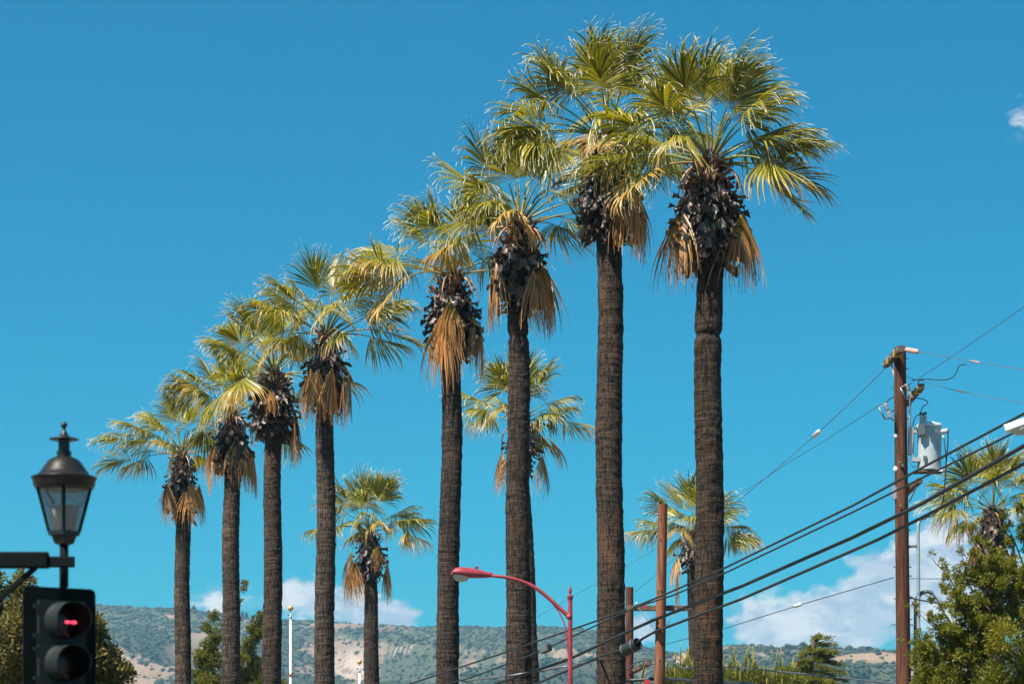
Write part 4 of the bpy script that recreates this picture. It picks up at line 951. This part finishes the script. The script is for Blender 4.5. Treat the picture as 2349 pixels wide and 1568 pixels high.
lead('lead arching left from the pole to the left cutout', [(2052, 911, 49.9), (2042, 913, 49.9), (2032, 925, 49.8), (2030, 940, 49.8)])
lead('short lead from the left cutout foot back to the pole', [(2043, 958, 49.8), (2048, 963, 49.8), (2053, 963, 49.85)])
lead('lead looping from the bushing to the mounting rail', [(2112, 951, 49.9), (2104, 951, 49.8), (2096, 962, 49.8), (2094, 980, 49.85)])
lead('short lead rising from the second crossarm end', [(2106, 884, 48.9), (2106, 874, 48.9), (2112, 870, 48.8), (2119, 872, 48.7)])
lead('long lead dropping from the side bushing past the cables to the conduit top', [(2174, 988, 49.75), (2175, 1010, 49.75), (2171, 1050, 49.75), (2168, 1100, 49.7), (2165, 1140, 49.7), (2158, 1165, 49.8), (2140, 1182, 49.9), (2122, 1187, 50)], .014)
lead('inner of two leads falling from the low bushing', [(2165, 1004, 49.85), (2168, 1025, 49.8), (2171, 1060, 49.75), (2168, 1110, 49.72), (2164, 1150, 49.72)], .011)
lead('thin loop hanging below the transformer bracket', [(2084, 1052, 49.9), (2090, 1068, 49.8), (2100, 1072, 49.8), (2108, 1065, 49.8)], .008)
# dead-end insulators and sleeves on the wires
def on_wire(name, label, p, q, builder, mt, cat):
    B = Vector(p); r_ = builder(MB()).build(name, mt, None, (0, 0, 0), True); r_.data.transform(Matrix.Translation(-B)); r_.location = B; autosmooth(r_, 40); return tag(r_, label, cat)
on_wire('insulator_string', 'pink ribbed insulator string at the tall pole top', P(2079, 801, 48.6), None, lambda mb: insulator(mb, P(2079, 801.5, 48.6), P(2106, 806.5, 47.8), .052, 6, .22), M['pink_ins'], 'insulator')
def sleeve(mb, p, q, r): return mb.lathe(p, [(r * .5, 0), (r, (q - p).length * .12), (r, (q - p).length * .88), (r * .5, (q - p).length)], 12, q - p)
on_wire('wire_sleeve', 'white insulator block midway along the long pale wire', P(1873, 995, 57), None, lambda mb: sleeve(mb, P(1866, 1001, 57.2), P(1880, 988, 56.7), .055), M['white'], 'insulator')
on_wire('wire_sleeve', 'small white insulator on the wire over the right clouds', P(1830, 1388, 58), None, lambda mb: sleeve(mb, P(1822, 1390, 58.2), P(1838, 1385, 57.7), .045), M['white'], 'insulator')
on_wire('wire_sleeve', 'pale splice sleeve on the upper right wire', P(2240, 829, 44.2), None, lambda mb: sleeve(mb, P(2226, 827.5, 44.6), P(2248, 831.5, 44.0), .018), M['pink_ins'], 'splice sleeve')
on_wire('wire_sleeve', 'pale splice sleeve on the lower of the two right wires', P(2205, 898, 46.2), None, lambda mb: sleeve(mb, P(2194, 895.5, 46.6), P(2215, 900, 46), .018), M['pink_ins'], 'splice sleeve')

# ------------------------------------------------------------------ red street lamp
d = 44.0
b0 = P(1308, 1568, d); LB = Vector((b0.x, d, 0))
lp = thing('street_lamp', LB, 'red painted street lamp with curved arm reaching left', 'street lamp')
zt = P(1308, 1371, d).z - 0
mb = MB(); mb.tube([LB, Vector((LB.x, d, zt))], [.055, .040], 8); autosmooth(mb.build('post', M['red_paint'], lp, LB, True), 30)
mb = MB(); mb.lathe(Vector((LB.x, d, zt)), [(.044, -.02), (.056, 0), (.056, .04), (.04, .055), (.02, .06), (.02, .09), (.034, .12), (.03, .15), (.012, .21), (.002, .25)], 14); autosmooth(mb.build('finial', M['red_paint'], lp, LB, True))
armp = smooth_pts([P(1304, 1412, d), P(1285, 1395, d), P(1255, 1367, d), P(1222, 1342, d), P(1185, 1328, d), P(1155, 1322, d), P(1128, 1320, d)], 2)
mb = MB(); mb.tube(armp, [.040 - .013 * i / (len(armp) - 1) for i in range(len(armp))], 12); autosmooth(mb.build('arm', M['red_paint'], lp, LB, True))
mb = MB(); mb.lathe(P(1304, 1412, d) - Vector((.0, 0, 0)), [(.05, -.06), (.058, -.02), (.05, .03)], 14, (-.7, 0, .6)); mb.build('arm_socket', M['red_paint'], lp, LB, True)
brp = smooth_pts([P(1236, 1353, d), P(1262, 1376, d), P(1285, 1405, d), P(1298, 1440, d), P(1302, 1470, d), P(1304, 1500, d)], 2)
mb = MB(); mb.tube(brp, .012, 8); mb.build('arm_brace', M['red_paint'], lp, LB, True)
# cobra head: swept shell, flat underneath, with the glass bowl below
def cobra(root, base, nose, tail, wide, rise, drop, mt, bowl_mt, bowl=(0.05, .46), shell_name='lamp_head'):
    nose, tail = Vector(nose), Vector(tail); ax = (tail - nose).normalized(); L = (tail - nose).length
    sd = ax.cross(Vector((0, 0, 1))).normalized(); upv = sd.cross(ax).normalized()
    if upv.z < 0: upv = -upv
    mb = MB(); N, K = 16, 18; vs, fs = [], []
    for i in range(N + 1):
        t = i / N
        wv = wide * (math.sin(math.pi * min(1, (t * .9 + .10)) ** .75) ** .8 * (1 - .35 * t)) + .022
        hu = rise * (math.sin(math.pi * min(1, t * .62 + .30)) ** 1.0) * (1 if t > 0 else .25) * min(1, (t + .05) * 5) ** .5 + .02 * (t > .9)
        hd = drop * (math.sin(math.pi * min(1, t * .85 + .12)) ** .8) + .018
        for k in range(K):
            a = 2 * math.pi * k / K; x, y = math.cos(a), math.sin(a)
            vs.append(nose + ax * L * t + sd * wv * x + upv * (hu * y if y > 0 else hd * (-(abs(y) ** .45)) if y < 0 else 0))
    for i in range(N):
        for k in range(K):
            a, b = i * K + k, i * K + (k + 1) % K; fs.append((a, b, b + K, a + K))
    fs.append(tuple(range(K))); fs.append(tuple(N * K + k for k in range(K)))
    mb.add(vs, fs); hd_ = autosmooth(mb.build(shell_name, mt, root, base, True), 60)
    c = nose + ax * L * (bowl[0] + bowl[1]) / 2 - upv * drop * .7; ra = L * (bowl[1] - bowl[0]) / 2
    mb = MB(); vs, fs = [], []; n = 18
    for j in range(7):
        a = j / 6 * math.pi / 2
        for k in range(n):
            q = 2 * math.pi * k / n; vs.append(c + ax * ra * math.cos(a) * math.cos(q) + sd * wide * .86 * math.cos(a) * math.sin(q) - upv * (drop * 2.1) * math.sin(a))
    for j in range(6):
        for k in range(n): a, b = j * n + k, j * n + (k + 1) % n; fs.append((a, b, b + n, a + n))
    mb.add(vs, fs); mb.build('glass_bowl', bowl_mt, hd_, base, True)
    return hd_
hd_ = cobra(lp, LB, P(1036, 1311, d - .10), P(1131, 1319, d + .02), .155, .105, .06, M['red_paint'], M['bowl'], (.03, .44))
p = P(1093, 1303, d); MB().lathe(p, [(.03, 0), (.03, .03), (.015, .045)], 10).build('photocell', M['red_paint'], hd_, LB, True)
# white street lamp cut by the right edge
d = 30.0
WB = Vector((P(2620, 1568, d).x, d, 0))
wl = thing('street_lamp', WB, 'white street lamp head cut off by the right edge', 'street lamp')
mb = MB(); mb.tube([WB, Vector((WB.x, d, P(0, 905, d).z))], [.10, .06], 12); mb.build('post', M['white'], wl, WB, True)
mb = MB(); mb.tube(smooth_pts([Vector((WB.x, d, P(0, 930, d).z)), P(2520, 925, d), P(2400, 955, d)]), .03, 10); mb.build('arm', M['white'], wl, WB, True)
cx_, X_ = P(2349, 968, d), (P(2400, 948, d - .05) - P(2305, 982, d + .05)).normalized(); s2 = X_.cross(Vector((0, 0, 1))).normalized(); n2_ = s2.cross(X_)
MB().box(P(2346, 970, d), X_, s2, n2_, (m(84, d), .22, m(16, d)), .012).build('lamp_head', M['white'], wl, WB)
mb = MB(); vs, fs = [], []; c = P(2345, 979, d)
for j in range(6):
    a = j / 5 * math.pi / 2
    for k in range(18):
        q = 2 * math.pi * k / 18; vs.append(c + X_ * m(27, d) * math.cos(a) * math.cos(q) + s2 * .10 * math.cos(a) * math.sin(q) - n2_ * m(18, d) * math.sin(a))
for j in range(5):
    for k in range(18): a, b = j * 18 + k, j * 18 + (k + 1) % 18; fs.append((a, b, b + 18, a + 18))
mb.add(vs, fs); mb.build('glass_bowl', M['bowl'], wl, WB, True)

# tan rounded top edge of an unidentified structure at the foot of the tall pole
d = 46.0
RB = Vector((P(2150, 1568, d).x, d, 0)); rt = thing('tan_roof', RB, 'rounded tan roof edge just above the bottom frame beside tall pole', 'tan_roof')
M['tan'] = simple('tan_paint', (0.50, 0.33, 0.15), 0.6, 0, .3, .15)
mb = MB(); zr = P(0, 1556, d).z; pr_ = [(-.30, -.5), (-.29, -.28), (-.24, -.12), (-.15, -.03), (0, 0), (.35, .0), (.5, -.06), (.58, -.2), (.6, -.5)]
vs = [Vector((RB.x + x, d + y, zr + z)) for y in (0, 1.2) for (x, z) in pr_]; n = len(pr_)
mb.add(vs, [(i, i + 1, n + i + 1, n + i) for i in range(n - 1)] + [tuple(range(n))[::-1], tuple(range(n, 2 * n)), (0, n, 2 * n - 1, n - 1)]); autosmooth(mb.build('roof', M['tan'], rt, RB, True), 50)
for x in (-.25, .55):
    for y in (.06, 1.14): mb = MB(); mb.tube([Vector((RB.x + x, d + y, 0)), Vector((RB.x + x, d + y, zr - .48))], .03, 8); mb.build('post', M['dark_grey'], rt, RB, True)

# ------------------------------------------------------------------ flagpoles
def flagpole(label, u, vball, rb, dd, rp, band=None):
    B = Vector((P(u, 1568, dd).x, dd, 0)); r_ = thing('flagpole', B, label, 'flagpole', 'bare white flagpoles')
    c = P(u, vball, dd); R_ = m(rb, dd)
    mb = MB(); mb.tube([B, Vector((B.x, dd, c.z - m(26, dd)))], [m(rp, dd) * 1.3, m(rp, dd)], 14); mb.build('pole', M['white'], r_, B, True)
    mb = MB(); mb.lathe(c, [(R_ * math.sin(math.pi * i / 12) + .001, -R_ * math.cos(math.pi * i / 12)) for i in range(13)], 18); mb.build('ball', M['gold'], r_, B, True)
    mb = MB(); mb.lathe(Vector((B.x, dd, c.z - m(26, dd))), [(m(rp, dd), 0), (m(rp * 1.2, dd), m(2, dd)), (m(rp * 1.2, dd), m(8, dd)), (m(rp * .6, dd), m(10, dd)), (m(rp * .35, dd), m(26, dd) - R_ * .9)], 12); mb.build('truck', M['steel'], r_, B, True)
    mb = MB(); mb.box(Vector((B.x - m(4, dd), dd, c.z - m(16, dd))), (1, 0, 0), (0, 1, 0), (0, 0, 1), (m(5, dd), .03, m(3, dd))); mb.build('pulley', M['dark_grey'], r_, B)
    mb = MB(); mb.tube([Vector((B.x - m(6, dd), dd, c.z - m(17, dd))), Vector((B.x - m(6, dd), dd, 1.2))], .006, 5); mb.build('halyard', M['wire'], r_, B)
    if band:
        mb = MB(); z0, z1 = P(0, band[1], dd).z, P(0, band[0], dd).z; k = m(rp, dd) * 1.12; mb.tube([Vector((B.x, dd, z0)), Vector((B.x, dd, z1))], k, 14); mb.build('rust_band', M['rust'], r_, B, True)
flagpole('taller white flagpole with a gold ball and rusty band', 666.5, 1394, 6.4, 118, 2.6, (1543, 1552))
flagpole('shorter flagpole with gold ball just above the bottom edge', 824.5, 1517, 5.6, 118, 2.4)

# ------------------------------------------------------------------ traffic signal, arm and lantern at the left
d = 20.0
k = m(1, d)
AB = Vector((P(-330, 1568, d).x, d, 0))
sa = thing('signal_mast', AB, 'dark green signal mast arm with diagonal brace at the left edge', 'signal mast')
mb = MB(); mb.tube([AB, Vector((AB.x, d, P(0, 1240, d).z))], [.12, .10], 16); mb.build('post', M['green_black'], sa, AB, True)
MB().beam(Vector((AB.x, d, P(0, 1284, d).z)), P(110, 1284, d), .13, m(36, d), .012).build('arm', M['green_black'], sa, AB)
MB().beam(P(108, 1288, d), P(170, 1288, d), .08, m(24, d), .008).build('arm_end', M['green_black'], sa, AB)
MB().beam(P(-150, 1508, d), P(82, 1300, d), .05, m(12, d), .006).build('brace', M['green_black'], sa, AB)
# lantern on top
LU = 147.0; LB2 = P(LU, 1288, d)
ln = thing('street_lantern', LB2, 'bronze carriage lantern standing on the signal mast arm', 'lantern')
def lv(z): return (960 + z / 4.9) * .9788
def lz(z): return P(LU, lv(z), d).z
zk = .9788 / 4.9 * k
O = Vector((P(LU, 1288, d).x, d, 0))
mb = MB(); mb.tube([Vector((O.x, d, P(0, 1345, d).z)), Vector((O.x, d, lz(1520)))], .036, 14); mb.build('stem', M['green_black'], ln, LB2, True)
mb = MB(); mb.lathe(O, [(40 * zk, lz(1560)), (110 * zk, lz(1532)), (140 * zk, lz(1450)), (178 * zk, lz(1440)), (178 * zk, lz(1390)), (160 * zk, lz(1388))], 4, phase=.18); mb.build('base', M['bronze'], ln, LB2, False)
mb = MB(); mb.lathe(O, [(300 * zk, lz(905)), (330 * zk, lz(900)), (352 * zk, lz(862)), (356 * zk, lz(810)), (376 * zk, lz(785)), (372 * zk, lz(772)), (300 * zk, lz(748)), (268 * zk, lz(705)), (222 * zk, lz(640)), (186 * zk, lz(590)), (140 * zk, lz(556)), (95 * zk, lz(542))], 40); autosmooth(mb.build('roof', M['bronze'], ln, LB2, True), 45)
mb = MB(); mb.lathe(O, [(82 * zk, lz(545)), (82 * zk, lz(500)), (88 * zk, lz(495)), (88 * zk, lz(480)), (66 * zk, lz(470)), (66 * zk, lz(350))], 24); autosmooth(mb.build('chimney', M['bronze'], ln, LB2, True), 35)
mb = MB(); N = 48; vs, fs = [], []
for (r0, zz, am) in [(60, 352, 0), (150, 346, 0), (166, 340, 10), (150, 328, 8), (85, 322, 0), (60, 300, 0), (34, 262, 0), (16, 225, 0), (15, 205, 0)]:
    for i in range(N):
        a = 2 * math.pi * i / N; rr = (r0 + am * math.cos(a * 16)) * zk; vs.append((O.x + rr * math.cos(a), d + rr * math.sin(a), lz(zz)))
for j in range(8):
    for i in range(N): a, b = j * N + i, j * N + (i + 1) % N; fs.append((a, b, b + N, a + N))
mb.add(vs, fs); mb.build('cap', M['bronze'], ln, LB2, True)
mb = MB(); mb.lathe(Vector((O.x, d, lz(175))), [(37 * zk * math.sin(math.pi * i / 10) + .001, -37 * zk * math.cos(math.pi * i / 10)) for i in range(11)], 16); mb.build('finial', M['bronze'], ln, LB2, True)
cor_t = [Vector((O.x + 303 * zk * math.cos(q), d + 303 * zk * math.sin(q), lz(890))) for q in [R(-90 + 10 + 90 * i) for i in range(4)]]
cor_b = [Vector((O.x + 172 * zk * math.cos(q), d + 172 * zk * math.sin(q), lz(1400))) for q in [R(-90 + 10 + 90 * i) for i in range(4)]]
for i in range(4):
    MB().beam(cor_b[i], cor_t[i], .022 if i else .03, .022).build('cage_bar', M['green_black'], ln, LB2)
    j = (i + 1) % 4; ins = lambda p: Vector((O.x + (p.x - O.x) * .985, d + (p.y - d) * .985, p.z))
    link_mesh('glass_pane', [ins(cor_b[i]), ins(cor_b[j]), ins(cor_t[j]), ins(cor_t[i])], [(0, 1, 2, 3)], M['glass'], ln, LB2, False)
mb = MB(); mb.lathe(O, [(118 * zk, lz(1392)), (178 * zk, lz(1100))], 24, caps=False); mb.build('diffuser', M['frost'], ln, LB2, True)
mb = MB(); mb.tube([Vector((O.x - 30 * zk, d + .05, lz(900))), Vector((O.x - 30 * zk, d + .05, lz(1090)))], .014, 8); mb.build('lamp_holder', M['green_black'], ln, LB2, True)
mb = MB(); mb.tube([Vector((O.x - 215 * zk, d, lz(900))), Vector((O.x - 100 * zk, d - .02, lz(1100)))], .009, 6); mb.build('support_wire', M['green_black'], ln, LB2, True)
mb = MB(); mb.lathe(Vector((O.x, d, lz(900))), [(290 * zk, 0), (235 * zk, -.014)], 24); mb.build('reflector', M['bronze'], ln, LB2, False)
# signal head, turned to its right
yaw = R(31)
Fv = Vector((math.sin(yaw), -math.cos(yaw), 0)); Sv_ = Vector((math.cos(yaw), math.sin(yaw), 0)); Zv = Vector((0, 0, 1))
bc = P(136, 1530, d); SB = P(145, 1344, d)
sg = thing('traffic_signal', SB, 'black traffic signal with red lit, hanging beneath the lantern', 'traffic signal')
hwb, top_z, bot_z = m(74.5, d) / math.cos(yaw), P(0, 1347, d).z, P(0, 1347 + 345, d).z
# backplate with rounded corners
rc = .05; out = []
for (sx_, sz_, a0) in [(1, 1, 0), (-1, 1, 90), (-1, -1, 180), (1, -1, 270)]:
    for i in range(7):
        a = R(a0 + 15 * i); out.append((sx_ * (hwb - rc) + rc * math.cos(a), ((top_z - rc) if sz_ > 0 else (bot_z + rc)) + rc * math.sin(a)))
n = len(out); cb = Vector((bc.x, d, 0))
vs = [cb + Sv_ * x + Zv * z + Fv * f_ for f_ in (-.012, .012) for (x, z) in out]
fs = [tuple(range(n))[::-1], tuple(range(n, 2 * n))] + [(i, (i + 1) % n, n + (i + 1) % n, n + i) for i in range(n)]
MB().add(vs, fs).build('backplate', M['green_black'], sg, SB)
mb = MB(); mb.tube([P(145, 1342, d) - Zv * .09, P(145, 1300, d)], .032, 12); mb.build('hanger', M['green_black'], sg, SB, True)
for i, (v, lens) in enumerate([(1426, 'lens_red'), (1523, 'lens_amber'), (1620, 'lens_green')]):
    c = P(135 + 1, v, d); c = Vector((c.x, c.y, c.z)) + Fv * .0
    hs_ = MB().box(c + Fv * .04, Sv_, Fv, Zv, (.40, .09, .345), .0).build('signal_section', M['visor'], sg, SB)
    r_ = .150; c0 = c + Fv * .085
    mb = MB(); vs, fs = [], []; N = 40; arc_ = R(300)
    ring = []
    for (rr, ff) in [(r_ + .012, 0), (r_ + .008, .02), (r_, .03), (r_, None), (r_ - .006, None), (r_ - .006, .0)]:
        for q in range(N + 1):
            a = R(-60) + arc_ * q / N
            ln_ = .27 if math.sin(a) > -.2 else .27 - (-.2 - math.sin(a)) * .16
            f_ = ln_ if ff is None else ff
            vs.append(c0 + (Sv_ * math.cos(a) + Zv * math.sin(a)) * rr + Fv * f_)
    for j in range(5):
        for q in range(N): a = j * (N + 1) + q; fs.append((a, a + 1, a + N + 2, a + N + 1))
    vo = autosmooth(mb.add(vs, fs).build('visor', M['visor'], hs_, SB, True), 40)
    vo.data.materials.append(M['visor_in'])
    for pi, pl in enumerate(vo.data.polygons):
        if pi >= 4 * N: pl.material_index = 1
    mb = MB(); mb.lathe(c0, [(r_ - .008, .004), (r_ * .8, .018), (r_ * .4, .03), (.005, .034)], 28, Fv); mb.build('lens', M[lens], hs_, SB, True)
    if i == 0:
        for x0, x1, zz in ((.004, .050, 0.0), (.054, .108, 0.0)):
            mb = MB(); cc = c0 + Fv * .036 + Sv_ * (x0 + x1) / 2 - Zv * .006; hh, ww = .013, (x1 - x0) / 2; vs = []
            for q in range(16): a = 2 * math.pi * q / 16; vs.append(cc + Sv_ * ww * math.cos(a) + Zv * hh * math.sin(a))
            for q in range(16): a = 2 * math.pi * q / 16; vs.append(cc - Fv * .02 + Sv_ * ww * math.cos(a) + Zv * hh * math.sin(a))
            mb.add(vs, [tuple(range(16)), tuple(range(16, 32))[::-1]] + [(q, (q + 1) % 16, 16 + (q + 1) % 16, 16 + q) for q in range(16)]); mb.build('led', M['led'], hs_, SB)
    for zz in (-.12, .12): MB().box(c + Fv * .06 - Sv_ * .215 + Zv * zz, Sv_, Fv, Zv, (.05, .04, .03)).build('hinge', M['visor'], hs_, SB)

# ------------------------------------------------------------------ air
hz = MB(); hz.box((0, 4000, 179), (1, 0, 0), (0, 1, 0), (0, 0, 1), (18400, 16400, 364))
ho = hz.build('haze', None); tag(ho, 'thin pale haze over the valley', 'haze', None, 'stuff')
mt, t = mat('haze_air'); pv = t.new('ShaderNodeVolumePrincipled'); t.put(pv.inputs['Color'], (0.36, 0.74, 1.0)); pv.inputs['Density'].default_value = HAZE_DENSITY; pv.inputs['Anisotropy'].default_value = 0.2
oo = t.new('ShaderNodeOutputMaterial'); t.put(oo.inputs['Volume'], pv.outputs[0]); ho.data.materials.append(mt)
